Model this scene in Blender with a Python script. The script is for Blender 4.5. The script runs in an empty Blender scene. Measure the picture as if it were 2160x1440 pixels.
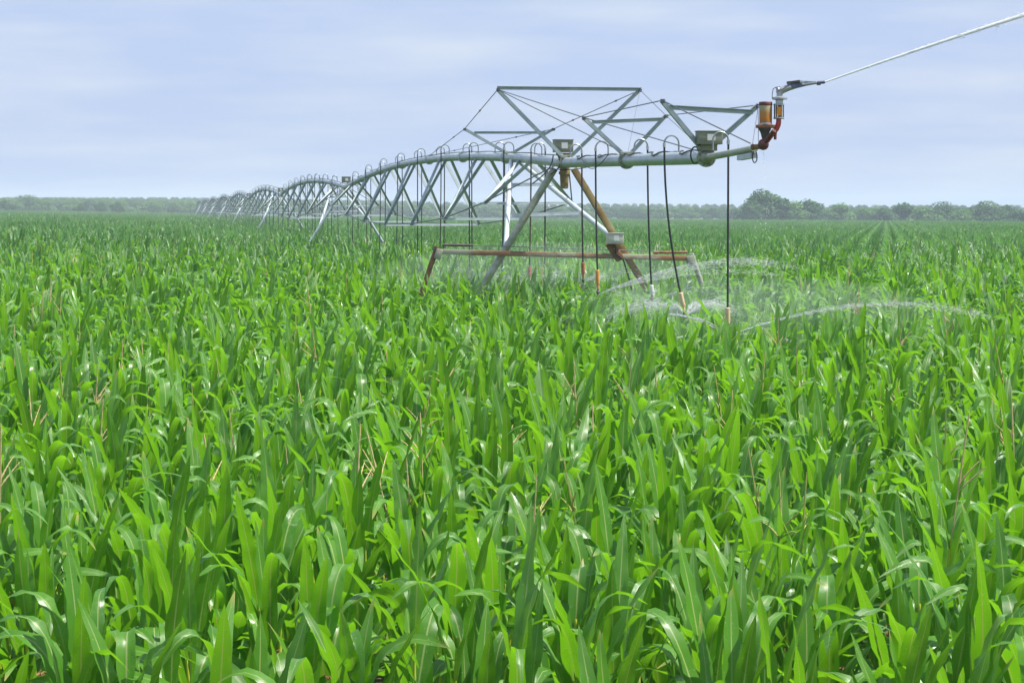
import bpy, math, random
import numpy as np
from mathutils import Vector, Matrix

# ------------------------------------------------------------------ camera, sky, sun, exposure
SC = bpy.context.scene
COL = SC.collection
F_PX, CX, CY = 5500.0, 1080.0, 720.0          # photograph 2160 x 1440
CAM_H = 2.95
PITCH = math.atan((720 - 452) / F_PX)
cam = bpy.data.cameras.new('camera')
cam.sensor_width = 36.0
cam.lens = F_PX / 2160 * 36.0
cam.clip_start = 0.3
cam.clip_end = 12000
camo = bpy.data.objects.new('camera', cam)
camo.location = (0, 0, CAM_H)
camo.rotation_euler = (math.pi / 2 - PITCH, 0, 0)
COL.objects.link(camo)
SC.camera = camo

SUN_EL, SUN_AZ = math.radians(62), math.radians(94)    # azimuth clockwise from +Y (view direction)
SUN_DIR = Vector((math.sin(SUN_AZ) * math.cos(SUN_EL), math.cos(SUN_AZ) * math.cos(SUN_EL), math.sin(SUN_EL)))
sl = bpy.data.lights.new('sun', 'SUN')
sl.energy = 5.0
sl.angle = math.radians(0.6)
sl.color = (1.0, 0.95, 0.86)
slo = bpy.data.objects.new('sun', sl)
slo.rotation_euler = SUN_DIR.to_track_quat('Z', 'Y').to_euler()
slo.location = (30, -20, 60)
COL.objects.link(slo)

W = bpy.data.worlds.new('World')
SC.world = W
W.use_nodes = True
nt = W.node_tree
nt.nodes.clear()
N = nt.nodes.new
out = N('ShaderNodeOutputWorld'); bg = N('ShaderNodeBackground')
sky = N('ShaderNodeTexSky'); sky.sky_type = 'NISHITA'; sky.sun_disc = False
sky.sun_elevation = SUN_EL; sky.sun_rotation = SUN_AZ
sky.air_density = 1.0; sky.dust_density = 1.2; sky.ozone_density = 1.5; sky.altitude = 50
# thin high cloud veil over the whole sky, a little uneven
tc = N('ShaderNodeTexCoord'); mp = N('ShaderNodeMapping'); mp.inputs['Scale'].default_value = (5.0, 5.0, 34.0)
nz = N('ShaderNodeTexNoise'); nz.inputs['Scale'].default_value = 2.6; nz.inputs['Detail'].default_value = 5; nz.inputs['Roughness'].default_value = 0.5
mr = N('ShaderNodeMapRange'); mr.inputs[1].default_value = 0.40; mr.inputs[2].default_value = 0.78
cm = N('ShaderNodeMix'); cm.data_type = 'RGBA'
cm.inputs['A'].default_value = (3.0, 3.72, 5.45, 1); cm.inputs['B'].default_value = (4.1, 4.6, 5.6, 1)
mx = N('ShaderNodeMix'); mx.data_type = 'RGBA'; mx.inputs['Factor'].default_value = 0.9
L = nt.links.new
L(tc.outputs['Generated'], mp.inputs['Vector']); L(mp.outputs['Vector'], nz.inputs['Vector'])
L(nz.outputs['Fac'], mr.inputs[0]); L(mr.outputs[0], cm.inputs['Factor'])
L(sky.outputs['Color'], mx.inputs['A']); L(cm.outputs['Result'], mx.inputs['B'])
L(mx.outputs['Result'], bg.inputs['Color']); bg.inputs['Strength'].default_value = 0.1
L(bg.outputs['Background'], out.inputs['Surface'])

SC.view_settings.view_transform = 'Standard'
SC.view_settings.look = 'None'
SC.view_settings.exposure = 0.72
SC.view_settings.gamma = 1.0
SC.view_settings.use_curve_mapping = False
SC.render.engine = 'CYCLES'
SC.cycles.use_denoising = True
SC.cycles.max_bounces = 8
SC.cycles.diffuse_bounces = 3
SC.cycles.glossy_bounces = 2
SC.cycles.transmission_bounces = 4
SC.cycles.transparent_max_bounces = 12
SC.cycles.volume_bounces = 1
SC.cycles.caustics_reflective = False
SC.cycles.caustics_refractive = False
SC.render.film_transparent = False

# ------------------------------------------------------------------ helpers
FW = Vector((0, math.cos(PITCH), -math.sin(PITCH)))
UP = Vector((0, math.sin(PITCH), math.cos(PITCH)))
def at(x, y, d):
    """world point seen at photo pixel (x, y), d metres away along the view"""
    return Vector((0, 0, CAM_H)) + d * (FW + Vector((1, 0, 0)) * ((x - CX) / F_PX) - UP * ((y - CY) / F_PX))

def ground_z(x, y):
    x = max(-160.0, min(160.0, x))
    z = -0.011 * x + 0.005 * (math.sqrt(x * x + 9) - 3)
    q = min(1.0, max(0.0, (44.0 - y) / 33.0)); z -= 0.56 * q
    if y > 620: z += min(9.0, (y - 620) * 0.007)
    return z

def obj(name, me, mat=None, parent=None, loc=None):
    o = bpy.data.objects.new(name, me)
    if mat is not None:
        if len(me.materials) == 0: me.materials.append(mat)
    COL.objects.link(o)
    if parent is not None: o.parent = parent
    if loc is not None: o.location = loc
    return o

def tag(o, label=None, cat=None, group=None, kind=None):
    if label: o['label'] = label
    if cat: o['category'] = cat
    if group: o['group'] = group
    if kind: o['kind'] = kind
    return o

def thing(name, loc, label, cat, group=None, rz=0.0):
    o = bpy.data.objects.new(name, None)
    o.empty_display_size = 0.2
    COL.objects.link(o); o.location = loc; o.rotation_euler = (0, 0, rz)
    return tag(o, label, cat, group)

class MB:
    """collects simple shapes into ONE mesh"""
    def __init__(self): self.v = []; self.f = []
    def add(self, vs, fs):
        b = len(self.v); self.v += [tuple(q) for q in vs]; self.f += [tuple(i + b for i in f) for f in fs]; return self
    def box(self, c, s, rot=None):
        c = Vector(c); m = rot or Matrix.Identity(3)
        vs = [c + m @ Vector((sx * s[0] / 2, sy * s[1] / 2, sz * s[2] / 2)) for sx in (-1, 1) for sy in (-1, 1) for sz in (-1, 1)]
        return self.add(vs, [(0, 1, 3, 2), (4, 6, 7, 5), (0, 4, 5, 1), (2, 3, 7, 6), (0, 2, 6, 4), (1, 5, 7, 3)])
    def tube(self, pts, r, n=8, cap=True):
        pts = [Vector(p) for p in pts]; k = len(pts)
        rs = r if isinstance(r, (list, tuple)) else [r] * k
        ref = None; rings = []
        for i in range(k):
            t = (pts[min(i + 1, k - 1)] - pts[max(i - 1, 0)])
            t = t.normalized() if t.length > 1e-9 else Vector((0, 0, 1))
            if ref is None:
                ref = Vector((0, 0, 1)) if abs(t.z) < 0.9 else Vector((1, 0, 0))
                ref = (ref - t * ref.dot(t)).normalized()
            else:
                q = ref - t * ref.dot(t)
                ref = q.normalized() if q.length > 1e-6 else t.orthogonal().normalized()
            b = t.cross(ref)
            rings.append([pts[i] + (ref * math.cos(2 * math.pi * j / n) + b * math.sin(2 * math.pi * j / n)) * rs[i] for j in range(n)])
        vs = [p for rg in rings for p in rg]; fs = []
        for i in range(k - 1):
            for j in range(n):
                a, c = i * n + j, i * n + (j + 1) % n
                fs.append((a, c, c + n, a + n))
        if cap:
            fs.append(tuple(reversed(range(n)))); fs.append(tuple(range((k - 1) * n, k * n)))
        return self.add(vs, fs)
    def angle(self, a, b, w=0.055, th=0.007, side=Vector((0, 1, 0))):
        """an L profile bar from a to b"""
        a, b = Vector(a), Vector(b); t = (b - a).normalized()
        x = side - t * side.dot(t); x.normalize(); y = t.cross(x)
        prof = [(0, 0), (w, 0), (w, th), (th, th), (th, w), (0, w)]
        vs = [p + x * (u - w / 2) + y * (v - w / 2) for p in (a, b) for u, v in prof]
        fs = [(i, (i + 1) % 6, (i + 1) % 6 + 6, i + 6) for i in range(6)]
        fs += [(5, 4, 3, 2, 1, 0), (6, 7, 8, 9, 10, 11)]
        return self.add(vs, fs)
    def bar(self, a, b, w, h, side=Vector((0, 0, 1))):
        a, b = Vector(a), Vector(b); t = (b - a).normalized()
        x = side - t * side.dot(t); x.normalize(); y = t.cross(x)
        m = Matrix((y, t, x)).transposed()
        return self.box((a + b) / 2, (w, (b - a).length, h), m)
    def mesh(self, name, smooth=False, bevel=0.0):
        me = bpy.data.meshes.new(name)
        me.from_pydata(self.v, [], self.f); me.update()
        if bevel > 0:
            import bmesh
            bm = bmesh.new(); bm.from_mesh(me)
            bmesh.ops.bevel(bm, geom=bm.edges[:], offset=bevel, segments=2, affect='EDGES', profile=0.5)
            bm.to_mesh(me); bm.free()
        if smooth:
            me.polygons.foreach_set('use_smooth', [True] * len(me.polygons))
            me.update()
            try: me.set_sharp_from_angle(angle=math.radians(40))
            except Exception: pass
        return me
    def build(self, name, mat, parent=None, smooth=False, bevel=0.0, loc=None):
        return obj(name, self.mesh(name, smooth, bevel), mat, parent, loc)

def copy_tree(o, parent=None):
    c = o.copy(); COL.objects.link(c)
    if parent is not None: c.parent = parent
    for ch in list(o.children): copy_tree(ch, c)
    return c

# ------------------------------------------------------------------ materials
def new_mat(name):
    m = bpy.data.materials.new(name); m.use_nodes = True
    m.node_tree.nodes.clear()
    return m, m.node_tree.nodes.new, m.node_tree.links.new

def ramp(N, stops):
    r = N('ShaderNodeValToRGB'); e = r.color_ramp.elements
    while len(e) < len(stops): e.new(0.5)
    for k, (p, c) in zip(e, stops): k.position = p; k.color = (*c, 1)
    return r

def worn(name, stops, scale, rough=0.5, metal=0.0, bump=0.15, stretch=(1, 1, 1), r2=None):
    """a noise-mottled surface in object space"""
    m, N, L = new_mat(name)
    o = N('ShaderNodeOutputMaterial'); p = N('ShaderNodeBsdfPrincipled')
    tc = N('ShaderNodeTexCoord'); mp = N('ShaderNodeMapping'); mp.inputs['Scale'].default_value = stretch
    nz = N('ShaderNodeTexNoise'); nz.inputs['Scale'].default_value = scale; nz.inputs['Detail'].default_value = 6; nz.inputs['Roughness'].default_value = 0.65
    cr = ramp(N, stops)
    n2 = N('ShaderNodeTexNoise'); n2.inputs['Scale'].default_value = scale * 7; n2.inputs['Detail'].default_value = 3
    bp = N('ShaderNodeBump'); bp.inputs['Strength'].default_value = bump; bp.inputs['Distance'].default_value = 0.01
    rr = N('ShaderNodeMapRange'); rr.inputs[3].default_value = rough - 0.1; rr.inputs[4].default_value = r2 if r2 else rough + 0.12
    L(tc.outputs['Object'], mp.inputs['Vector']); L(mp.outputs['Vector'], nz.inputs['Vector']); L(tc.outputs['Object'], n2.inputs['Vector'])
    L(nz.outputs['Fac'], cr.inputs['Fac']); L(cr.outputs['Color'], p.inputs['Base Color'])
    L(n2.outputs['Fac'], bp.inputs['Height']); L(bp.outputs['Normal'], p.inputs['Normal'])
    L(n2.outputs['Fac'], rr.inputs[0]); L(rr.outputs[0], p.inputs['Roughness'])
    p.inputs['Metallic'].default_value = metal
    L(p.outputs['BSDF'], o.inputs['Surface'])
    return m

M = {}
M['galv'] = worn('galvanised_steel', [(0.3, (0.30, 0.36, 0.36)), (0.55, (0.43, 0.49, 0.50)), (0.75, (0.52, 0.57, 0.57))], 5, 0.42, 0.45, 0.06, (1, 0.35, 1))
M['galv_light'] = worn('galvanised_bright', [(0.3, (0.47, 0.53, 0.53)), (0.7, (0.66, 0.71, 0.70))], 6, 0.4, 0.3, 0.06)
M['galv_olive'] = worn('galvanised_weathered', [(0.3, (0.24, 0.25, 0.17)), (0.6, (0.40, 0.42, 0.34)), (0.8, (0.50, 0.52, 0.46))], 7, 0.5, 0.3, 0.1)
M['rust_leg'] = worn('leg_rusty_olive', [(0.3, (0.16, 0.09, 0.03)), (0.5, (0.27, 0.19, 0.07)), (0.75, (0.36, 0.30, 0.14))], 3.2, 0.6, 0.15, 0.15)
M['rust'] = worn('rust', [(0.28, (0.10, 0.045, 0.022)), (0.5, (0.23, 0.10, 0.045)), (0.75, (0.36, 0.17, 0.07))], 9, 0.75, 0.0, 0.25)
M['rust_beam'] = worn('beam_rusting_paint', [(0.3, (0.20, 0.09, 0.04)), (0.47, (0.30, 0.16, 0.08)), (0.56, (0.40, 0.37, 0.27)), (0.8, (0.47, 0.46, 0.38))], 2.2, 0.62, 0.1, 0.15, (0.5, 1, 1))
M['box_paint'] = worn('enclosure_paint', [(0.3, (0.20, 0.21, 0.145)), (0.7, (0.26, 0.27, 0.19))], 5, 0.5, 0.0, 0.05)
M['box_pale'] = worn('enclosure_paint_pale', [(0.3, (0.46, 0.45, 0.36)), (0.7, (0.56, 0.55, 0.46))], 6, 0.45, 0.0, 0.05)
M['hose'] = worn('black_hose', [(0.3, (0.012, 0.013, 0.015)), (0.7, (0.035, 0.036, 0.04))], 8, 0.42, 0.0, 0.02)
M['hose_brown'] = worn('sunbleached_hose', [(0.3, (0.05, 0.025, 0.02)), (0.7, (0.10, 0.05, 0.04))], 8, 0.5, 0.0, 0.02)
M['neck'] = worn('gooseneck_pipe', [(0.3, (0.22, 0.25, 0.26)), (0.7, (0.34, 0.38, 0.39))], 9, 0.4, 0.4, 0.03)
M['cable'] = worn('steel_cable', [(0.3, (0.10, 0.11, 0.12)), (0.7, (0.2, 0.21, 0.22))], 12, 0.5, 0.4, 0.02)
M['tan'] = worn('hose_weight_tan', [(0.3, (0.50, 0.30, 0.13)), (0.55, (0.66, 0.47, 0.27)), (0.8, (0.72, 0.58, 0.40))], 16, 0.55, 0.0, 0.1)
M['redweight'] = worn('hose_weight_red', [(0.3, (0.25, 0.05, 0.03)), (0.6, (0.40, 0.12, 0.06)), (0.8, (0.55, 0.33, 0.2))], 18, 0.6, 0.0, 0.1)
M['orange'] = worn('hose_weight_orange', [(0.3, (0.60, 0.22, 0.04)), (0.7, (0.70, 0.38, 0.12))], 18, 0.5, 0.0, 0.1)
M['wine'] = worn('wine_red_paint', [(0.3, (0.09, 0.02, 0.018)), (0.7, (0.17, 0.045, 0.035))], 22, 0.5, 0.0, 0.15)
M['red'] = worn('red_paint', [(0.3, (0.45, 0.035, 0.02)), (0.7, (0.58, 0.06, 0.03))], 14, 0.38, 0.0, 0.05)
M['orange_plate'] = worn('orange_plate', [(0.3, (0.62, 0.20, 0.01)), (0.7, (0.75, 0.30, 0.02))], 20, 0.4, 0.0, 0.03)
M['cast'] = worn('cast_aluminium', [(0.3, (0.34, 0.35, 0.37)), (0.7, (0.58, 0.59, 0.60))], 14, 0.35, 0.55, 0.08)
M['darkcast'] = worn('dark_casting', [(0.3, (0.035, 0.032, 0.03)), (0.7, (0.12, 0.10, 0.085))], 18, 0.5, 0.2, 0.15)
M['bluecap'] = worn('dark_blue_plastic', [(0.3, (0.05, 0.06, 0.11)), (0.7, (0.10, 0.115, 0.18))], 14, 0.4, 0.0, 0.05)
M['pale'] = worn('pale_plastic', [(0.3, (0.60, 0.60, 0.58)), (0.7, (0.76, 0.76, 0.74))], 14, 0.4, 0.0, 0.03)
M['rubber'] = worn('tyre_rubber', [(0.3, (0.015, 0.015, 0.015)), (0.7, (0.06, 0.05, 0.04))], 6, 0.8, 0.0, 0.1)

def canister_mat():
    m, N, L = new_mat('canister_rust_streaked')
    o = N('ShaderNodeOutputMaterial'); p = N('ShaderNodeBsdfPrincipled'); tc = N('ShaderNodeTexCoord')
    sx = N('ShaderNodeSeparateXYZ'); nz = N('ShaderNodeTexNoise'); mp = N('ShaderNodeMapping')
    mp.inputs['Scale'].default_value = (38, 38, 5); nz.inputs['Scale'].default_value = 1; nz.inputs['Detail'].default_value = 5
    ad = N('ShaderNodeMath'); ad.operation = 'MULTIPLY_ADD'; ad.inputs[1].default_value = 0.22
    sb = N('ShaderNodeMath'); sb.operation = 'ADD'; sb.inputs[1].default_value = -0.11
    cr = ramp(N, [(0.0, (0.42, 0.12, 0.015)), (0.35, (0.50, 0.19, 0.02)), (0.6, (0.42, 0.22, 0.05)), (0.85, (0.36, 0.30, 0.16)), (1.0, (0.33, 0.31, 0.22))])
    L(tc.outputs['Generated'], sx.inputs[0]); L(tc.outputs['Object'], mp.inputs['Vector']); L(mp.outputs['Vector'], nz.inputs['Vector'])
    L(nz.outputs['Fac'], ad.inputs[0]); L(sx.outputs['Z'], ad.inputs[2]); L(ad.outputs[0], sb.inputs[0]); L(sb.outputs[0], cr.inputs['Fac'])
    L(cr.outputs['Color'], p.inputs['Base Color']); p.inputs['Roughness'].default_value = 0.38; p.inputs['Metallic'].default_value = 0.2
    L(p.outputs['BSDF'], o.inputs['Surface']); return m
M['canister'] = canister_mat()

def sticker_mat():
    m, N, L = new_mat('sticker_print')
    o = N('ShaderNodeOutputMaterial'); p = N('ShaderNodeBsdfPrincipled'); tc = N('ShaderNodeTexCoord')
    mp = N('ShaderNodeMapping'); mp.inputs['Scale'].default_value = (22, 1, 9)
    nz = N('ShaderNodeTexNoise'); nz.inputs['Scale'].default_value = 1.0; nz.inputs['Detail'].default_value = 2
    sx = N('ShaderNodeSeparateXYZ'); wv = N('ShaderNodeMath'); wv.operation = 'SINE'; sc = N('ShaderNodeMath'); sc.operation = 'MULTIPLY'; sc.inputs[1].default_value = 31
    gt = N('ShaderNodeMath'); gt.operation = 'GREATER_THAN'; gt.inputs[1].default_value = 0.2
    g2 = N('ShaderNodeMath'); g2.operation = 'GREATER_THAN'; g2.inputs[1].default_value = 0.5
    mu = N('ShaderNodeMath'); mu.operation = 'MULTIPLY'
    mx = N('ShaderNodeMix'); mx.data_type = 'RGBA'; mx.inputs['A'].default_value = (0.78, 0.78, 0.76, 1); mx.inputs['B'].default_value = (0.42, 0.42, 0.42, 1)
    L(tc.outputs['Generated'], sx.inputs[0]); L(sx.outputs['Z'], sc.inputs[0]); L(sc.outputs[0], wv.inputs[0]); L(wv.outputs[0], gt.inputs[0])
    L(tc.outputs['Generated'], mp.inputs['Vector']); L(mp.outputs['Vector'], nz.inputs['Vector']); L(nz.outputs['Fac'], g2.inputs[0])
    L(gt.outputs[0], mu.inputs[0]); L(g2.outputs[0], mu.inputs[1]); L(mu.outputs[0], mx.inputs['Factor'])
    L(mx.outputs['Result'], p.inputs['Base Color']); p.inputs['Roughness'].default_value = 0.45
    L(p.outputs['BSDF'], o.inputs['Surface']); return m
M['sticker'] = sticker_mat()

def leaf_mat(name, dark, light, trans, spec=0.5, rough=0.36, rib=True, tfac=0.42):
    m, N, L = new_mat(name)
    o = N('ShaderNodeOutputMaterial'); p = N('ShaderNodeBsdfPrincipled'); t = N('ShaderNodeBsdfTranslucent'); ms = N('ShaderNodeMixShader')
    uv = N('ShaderNodeUVMap'); uv.uv_map = 'UVMap'; s = N('ShaderNodeSeparateXYZ')
    L(uv.outputs['UV'], s.inputs[0])
    geo = N('ShaderNodeNewGeometry'); oi = N('ShaderNodeObjectInfo')
    ad = N('ShaderNodeMath'); ad.operation = 'ADD'; fr = N('ShaderNodeMath'); fr.operation = 'FRACT'
    L(geo.outputs['Random Per Island'], ad.inputs[0]); L(oi.outputs['Random'], ad.inputs[1]); L(ad.outputs[0], fr.inputs[0])
    # broad patches over the field and along each blade
    nz = N('ShaderNodeTexNoise'); nz.inputs['Scale'].default_value = 1.7; nz.inputs['Detail'].default_value = 3
    L(geo.outputs['Position'], nz.inputs['Vector'])
    av = N('ShaderNodeMath'); av.operation = 'MULTIPLY_ADD'; av.inputs[1].default_value = 0.55
    hf = N('ShaderNodeMath'); hf.operation = 'MULTIPLY'; hf.inputs[1].default_value = 0.45
    L(nz.outputs['Fac'], hf.inputs[0]); L(fr.outputs[0], av.inputs[0]); L(hf.outputs[0], av.inputs[2])
    cr = ramp(N, [(0.1, dark), (0.5, tuple((a + b) / 2 for a, b in zip(dark, light))), (0.95, light)])
    L(av.outputs[0], cr.inputs['Fac'])
    # fine parallel veins
    mv = N('ShaderNodeMath'); mv.operation = 'MULTIPLY'; mv.inputs[1].default_value = 150.0
    sn = N('ShaderNodeMath'); sn.operation = 'SINE'
    L(s.outputs['X'], mv.inputs[0]); L(mv.outputs[0], sn.inputs[0])
    vm = N('ShaderNodeMapRange'); vm.inputs[1].default_value = -1; vm.inputs[2].default_value = 1; vm.inputs[3].default_value = 0.88; vm.inputs[4].default_value = 1.1
    L(sn.outputs[0], vm.inputs[0])
    vc = N('ShaderNodeMix'); vc.data_type = 'RGBA'; vc.blend_type = 'MULTIPLY'; vc.inputs['Factor'].default_value = 1
    L(cr.outputs['Color'], vc.inputs['A']); L(vm.outputs[0], vc.inputs['B'])
    # pale midrib, narrowing to the tip
    d = N('ShaderNodeMath'); d.operation = 'SUBTRACT'; d.inputs[1].default_value = 0.5; L(s.outputs['X'], d.inputs[0])
    ab = N('ShaderNodeMath'); ab.operation = 'ABSOLUTE'; L(d.outputs[0], ab.inputs[0])
    wd = N('ShaderNodeMapRange'); wd.inputs[3].default_value = 0.072; wd.inputs[4].default_value = 0.03; L(s.outputs['Y'], wd.inputs[0])
    dv = N('ShaderNodeMath'); dv.operation = 'DIVIDE'; L(ab.outputs[0], dv.inputs[0]); L(wd.outputs[0], dv.inputs[1])
    rm = N('ShaderNodeMapRange'); rm.inputs[1].default_value = 0.45; rm.inputs[2].default_value = 1.0; rm.inputs[3].default_value = 0.85; rm.inputs[4].default_value = 0.0
    L(dv.outputs[0], rm.inputs[0])
    rc = N('ShaderNodeMix'); rc.data_type = 'RGBA'; rc.inputs['B'].default_value = (0.40, 0.50, 0.17, 1)
    L(rm.outputs[0], rc.inputs['Factor']); L(vc.outputs['Result'], rc.inputs['A'])
    # some tips yellowed
    tm = N('ShaderNodeMapRange'); tm.inputs[1].default_value = 0.90; tm.inputs[2].default_value = 0.99; L(s.outputs['Y'], tm.inputs[0])
    rt = N('ShaderNodeMath'); rt.operation = 'GREATER_THAN'; rt.inputs[1].default_value = 0.7; L(fr.outputs[0], rt.inputs[0])
    tt = N('ShaderNodeMath'); tt.operation = 'MULTIPLY'; L(tm.outputs[0], tt.inputs[0]); L(rt.outputs[0], tt.inputs[1])
    yc = N('ShaderNodeMix'); yc.data_type = 'RGBA'; yc.inputs['B'].default_value = (0.42, 0.36, 0.10, 1)
    L(tt.outputs[0], yc.inputs['Factor']); L(rc.outputs['Result'], yc.inputs['A'])
    rc = yc
    # drops of water and blemishes
    vo = N('ShaderNodeTexVoronoi'); vo.inputs['Scale'].default_value = 42.0; L(geo.outputs['Position'], vo.inputs['Vector'])
    vr = N('ShaderNodeMapRange'); vr.inputs[1].default_value = 0.10; vr.inputs[2].default_value = 0.07; vr.inputs[3].default_value = 0; vr.inputs[4].default_value = 1; L(vo.outputs['Distance'], vr.inputs[0])
    dc = N('ShaderNodeMix'); dc.data_type = 'RGBA'; dc.inputs['B'].default_value = (0.42, 0.55, 0.36, 1)
    L(vr.outputs[0], dc.inputs['Factor']); L(rc.outputs['Result'], dc.inputs['A'])
    L(dc.outputs['Result'] if rib else rc.outputs['Result'], p.inputs['Base Color'])
    # gloss: uneven wax and wet streaks
    n2 = N('ShaderNodeTexNoise'); n2.inputs['Scale'].default_value = 9; n2.inputs['Detail'].default_value = 2; L(geo.outputs['Position'], n2.inputs['Vector'])
    rr = N('ShaderNodeMapRange'); rr.inputs[1].default_value = 0.3; rr.inputs[2].default_value = 0.7; rr.inputs[3].default_value = rough - 0.13; rr.inputs[4].default_value = rough + 0.16
    L(n2.outputs['Fac'], rr.inputs[0]); L(rr.outputs[0], p.inputs['Roughness'])
    p.inputs['Specular IOR Level'].default_value = spec
    bp = N('ShaderNodeBump'); bp.inputs['Strength'].default_value = 0.35; bp.inputs['Distance'].default_value = 0.003
    bs = N('ShaderNodeMath'); bs.operation = 'MULTIPLY_ADD'; bs.inputs[1].default_value = -1.6
    L(rm.outputs[0], bs.inputs[0]); L(sn.outputs[0], bs.inputs[2])
    L(bs.outputs[0], bp.inputs['Height']); L(bp.outputs['Normal'], p.inputs['Normal'])
    tcx = N('ShaderNodeMix'); tcx.data_type = 'RGBA'; tcx.blend_type = 'MIX'; tcx.inputs['A'].default_value = (*trans, 1)
    tcx.inputs['B'].default_value = (*(v * 1.35 for v in trans), 1); L(av.outputs[0], tcx.inputs['Factor'])
    t2 = N('ShaderNodeMix'); t2.data_type = 'RGBA'; t2.blend_type = 'MULTIPLY'; t2.inputs['Factor'].default_value = 1
    L(tcx.outputs['Result'], t2.inputs['A']); L(vm.outputs[0], t2.inputs['B'])
    t3 = N('ShaderNodeMix'); t3.data_type = 'RGBA'; t3.inputs['B'].default_value = (0.36, 0.46, 0.08, 1)
    L(rm.outputs[0], t3.inputs['Factor']); L(t2.outputs['Result'], t3.inputs['A']); L(t3.outputs['Result'], t.inputs['Color'])
    ms.inputs['Fac'].default_value = tfac
    L(p.outputs['BSDF'], ms.inputs[1]); L(t.outputs['BSDF'], ms.inputs[2]); L(ms.outputs[0], o.inputs['Surface'])
    return m
M['leaf'] = leaf_mat('corn_leaf', (0.050, 0.172, 0.012), (0.120, 0.318, 0.020), (0.195, 0.49, 0.010), 0.62, 0.33, True, 0.38)
M['leaf_hazed'] = leaf_mat('corn_leaf_haze_tinted', (0.040, 0.135, 0.028), (0.086, 0.240, 0.050), (0.125, 0.35, 0.028), 0.62, 0.36, True, 0.36)  # further crop's leaf: blue of haze and sky sheen painted into its colour
M['stalk'] = worn('corn_stalk', [(0.3, (0.30, 0.42, 0.03)), (0.6, (0.46, 0.52, 0.05)), (0.8, (0.54, 0.55, 0.09))], 9, 0.4, 0, 0.05, (1, 1, 0.2))
M['husk'] = worn('husk', [(0.3, (0.16, 0.28, 0.05)), (0.7, (0.28, 0.40, 0.08))], 12, 0.5, 0, 0.1, (1, 1, 0.2))
M['silk'] = worn('silk', [(0.3, (0.30, 0.14, 0.06)), (0.7, (0.50, 0.30, 0.12))], 30, 0.7, 0, 0.1)
M['tassel_tan'] = worn('tassel_tan', [(0.3, (0.42, 0.32, 0.13)), (0.7, (0.60, 0.49, 0.24))], 60, 0.8, 0, 0.3)
M['tassel_yellow'] = worn('tassel_yellow', [(0.3, (0.36, 0.36, 0.08)), (0.7, (0.50, 0.46, 0.16))], 60, 0.8, 0, 0.3)
M['tree_leaf'] = leaf_mat('tree_leaf', (0.030, 0.088, 0.024), (0.072, 0.165, 0.038), (0.08, 0.21, 0.03), 0.25, 0.6, False, 0.25)
M['tree_leaf_pale'] = leaf_mat('tree_leaf_pale', (0.062, 0.150, 0.032), (0.130, 0.255, 0.052), (0.14, 0.31, 0.035), 0.25, 0.6, False, 0.25)
M['bark'] = worn('bark', [(0.3, (0.05, 0.04, 0.03)), (0.7, (0.13, 0.10, 0.08))], 8, 0.9, 0, 0.5)
M['soil'] = worn('field_soil', [(0.3, (0.035, 0.026, 0.018)), (0.55, (0.075, 0.055, 0.038)), (0.75, (0.16, 0.12, 0.08))], 6, 0.95, 0, 0.6)
M['grassland'] = worn('pasture', [(0.3, (0.035, 0.075, 0.016)), (0.7, (0.075, 0.125, 0.03))], 0.05, 0.95, 0, 0.2)

def water_mat():
    m, N, L = new_mat('sprayed_water')
    o = N('ShaderNodeOutputMaterial'); p = N('ShaderNodeBsdfPrincipled'); t = N('ShaderNodeBsdfTranslucent'); a = N('ShaderNodeMixShader')
    p.inputs['Base Color'].default_value = (0.93, 0.95, 0.97, 1); p.inputs['Roughness'].default_value = 0.2
    t.inputs['Color'].default_value = (0.95, 0.96, 0.98, 1); a.inputs['Fac'].default_value = 0.35
    L(p.outputs[0], a.inputs[1]); L(t.outputs[0], a.inputs[2]); L(a.outputs[0], o.inputs['Surface'])
    return m
M['water'] = water_mat()

# ------------------------------------------------------------------ ground
def build_ground():
    xs = sorted(set([-2400, -1600, -1100, -800, -600, -450, -340, -260, -200] + list(range(-160, 161, 8)) + [200, 260, 340, 450, 600, 800, 1100, 1600, 2400]))
    ys = [-400, -150, -60, -20] + list(range(0, 60, 4)) + list(range(60, 640, 20)) + list(range(640, 2000, 60)) + [2000, 2300, 2700, 3200]
    v = [(x, y, ground_z(x, y) + (0.02 * math.sin(x * 1.7 + y) if abs(x) < 40 and y < 60 else 0)) for y in ys for x in xs]
    n = len(xs); f = [(j * n + i, j * n + i + 1, (j + 1) * n + i + 1, (j + 1) * n + i) for j in range(len(ys) - 1) for i in range(n - 1)]
    me = bpy.data.meshes.new('ground'); me.from_pydata(v, [], f); me.update()
    me.materials.append(M['soil']); me.materials.append(M['grassland'])
    for p in me.polygons:
        if p.center.y > 560 or p.center.y < 2: p.material_index = 1
        p.use_smooth = True
    tag(obj('ground', me), 'bare brown soil under the corn and pasture beyond the field', 'ground', kind='structure')
build_ground()

# ------------------------------------------------------------------ haze
def build_haze():
    m, N, L = new_mat('hazy_air'); o = N('ShaderNodeOutputMaterial'); pv = N('ShaderNodeVolumePrincipled')
    pv.inputs['Color'].default_value = (0.74, 0.84, 1.0, 1); pv.inputs['Density'].default_value = 0.00036; pv.inputs['Anisotropy'].default_value = 0.0
    L(pv.outputs['Volume'], o.inputs['Volume'])
    b = MB().box((0, 1400, 11.5), (5000, 3800, 29.0))
    tag(b.build('haze', m), 'pale summer haze filling the air over the field', 'haze', kind='stuff')
build_haze()

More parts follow.
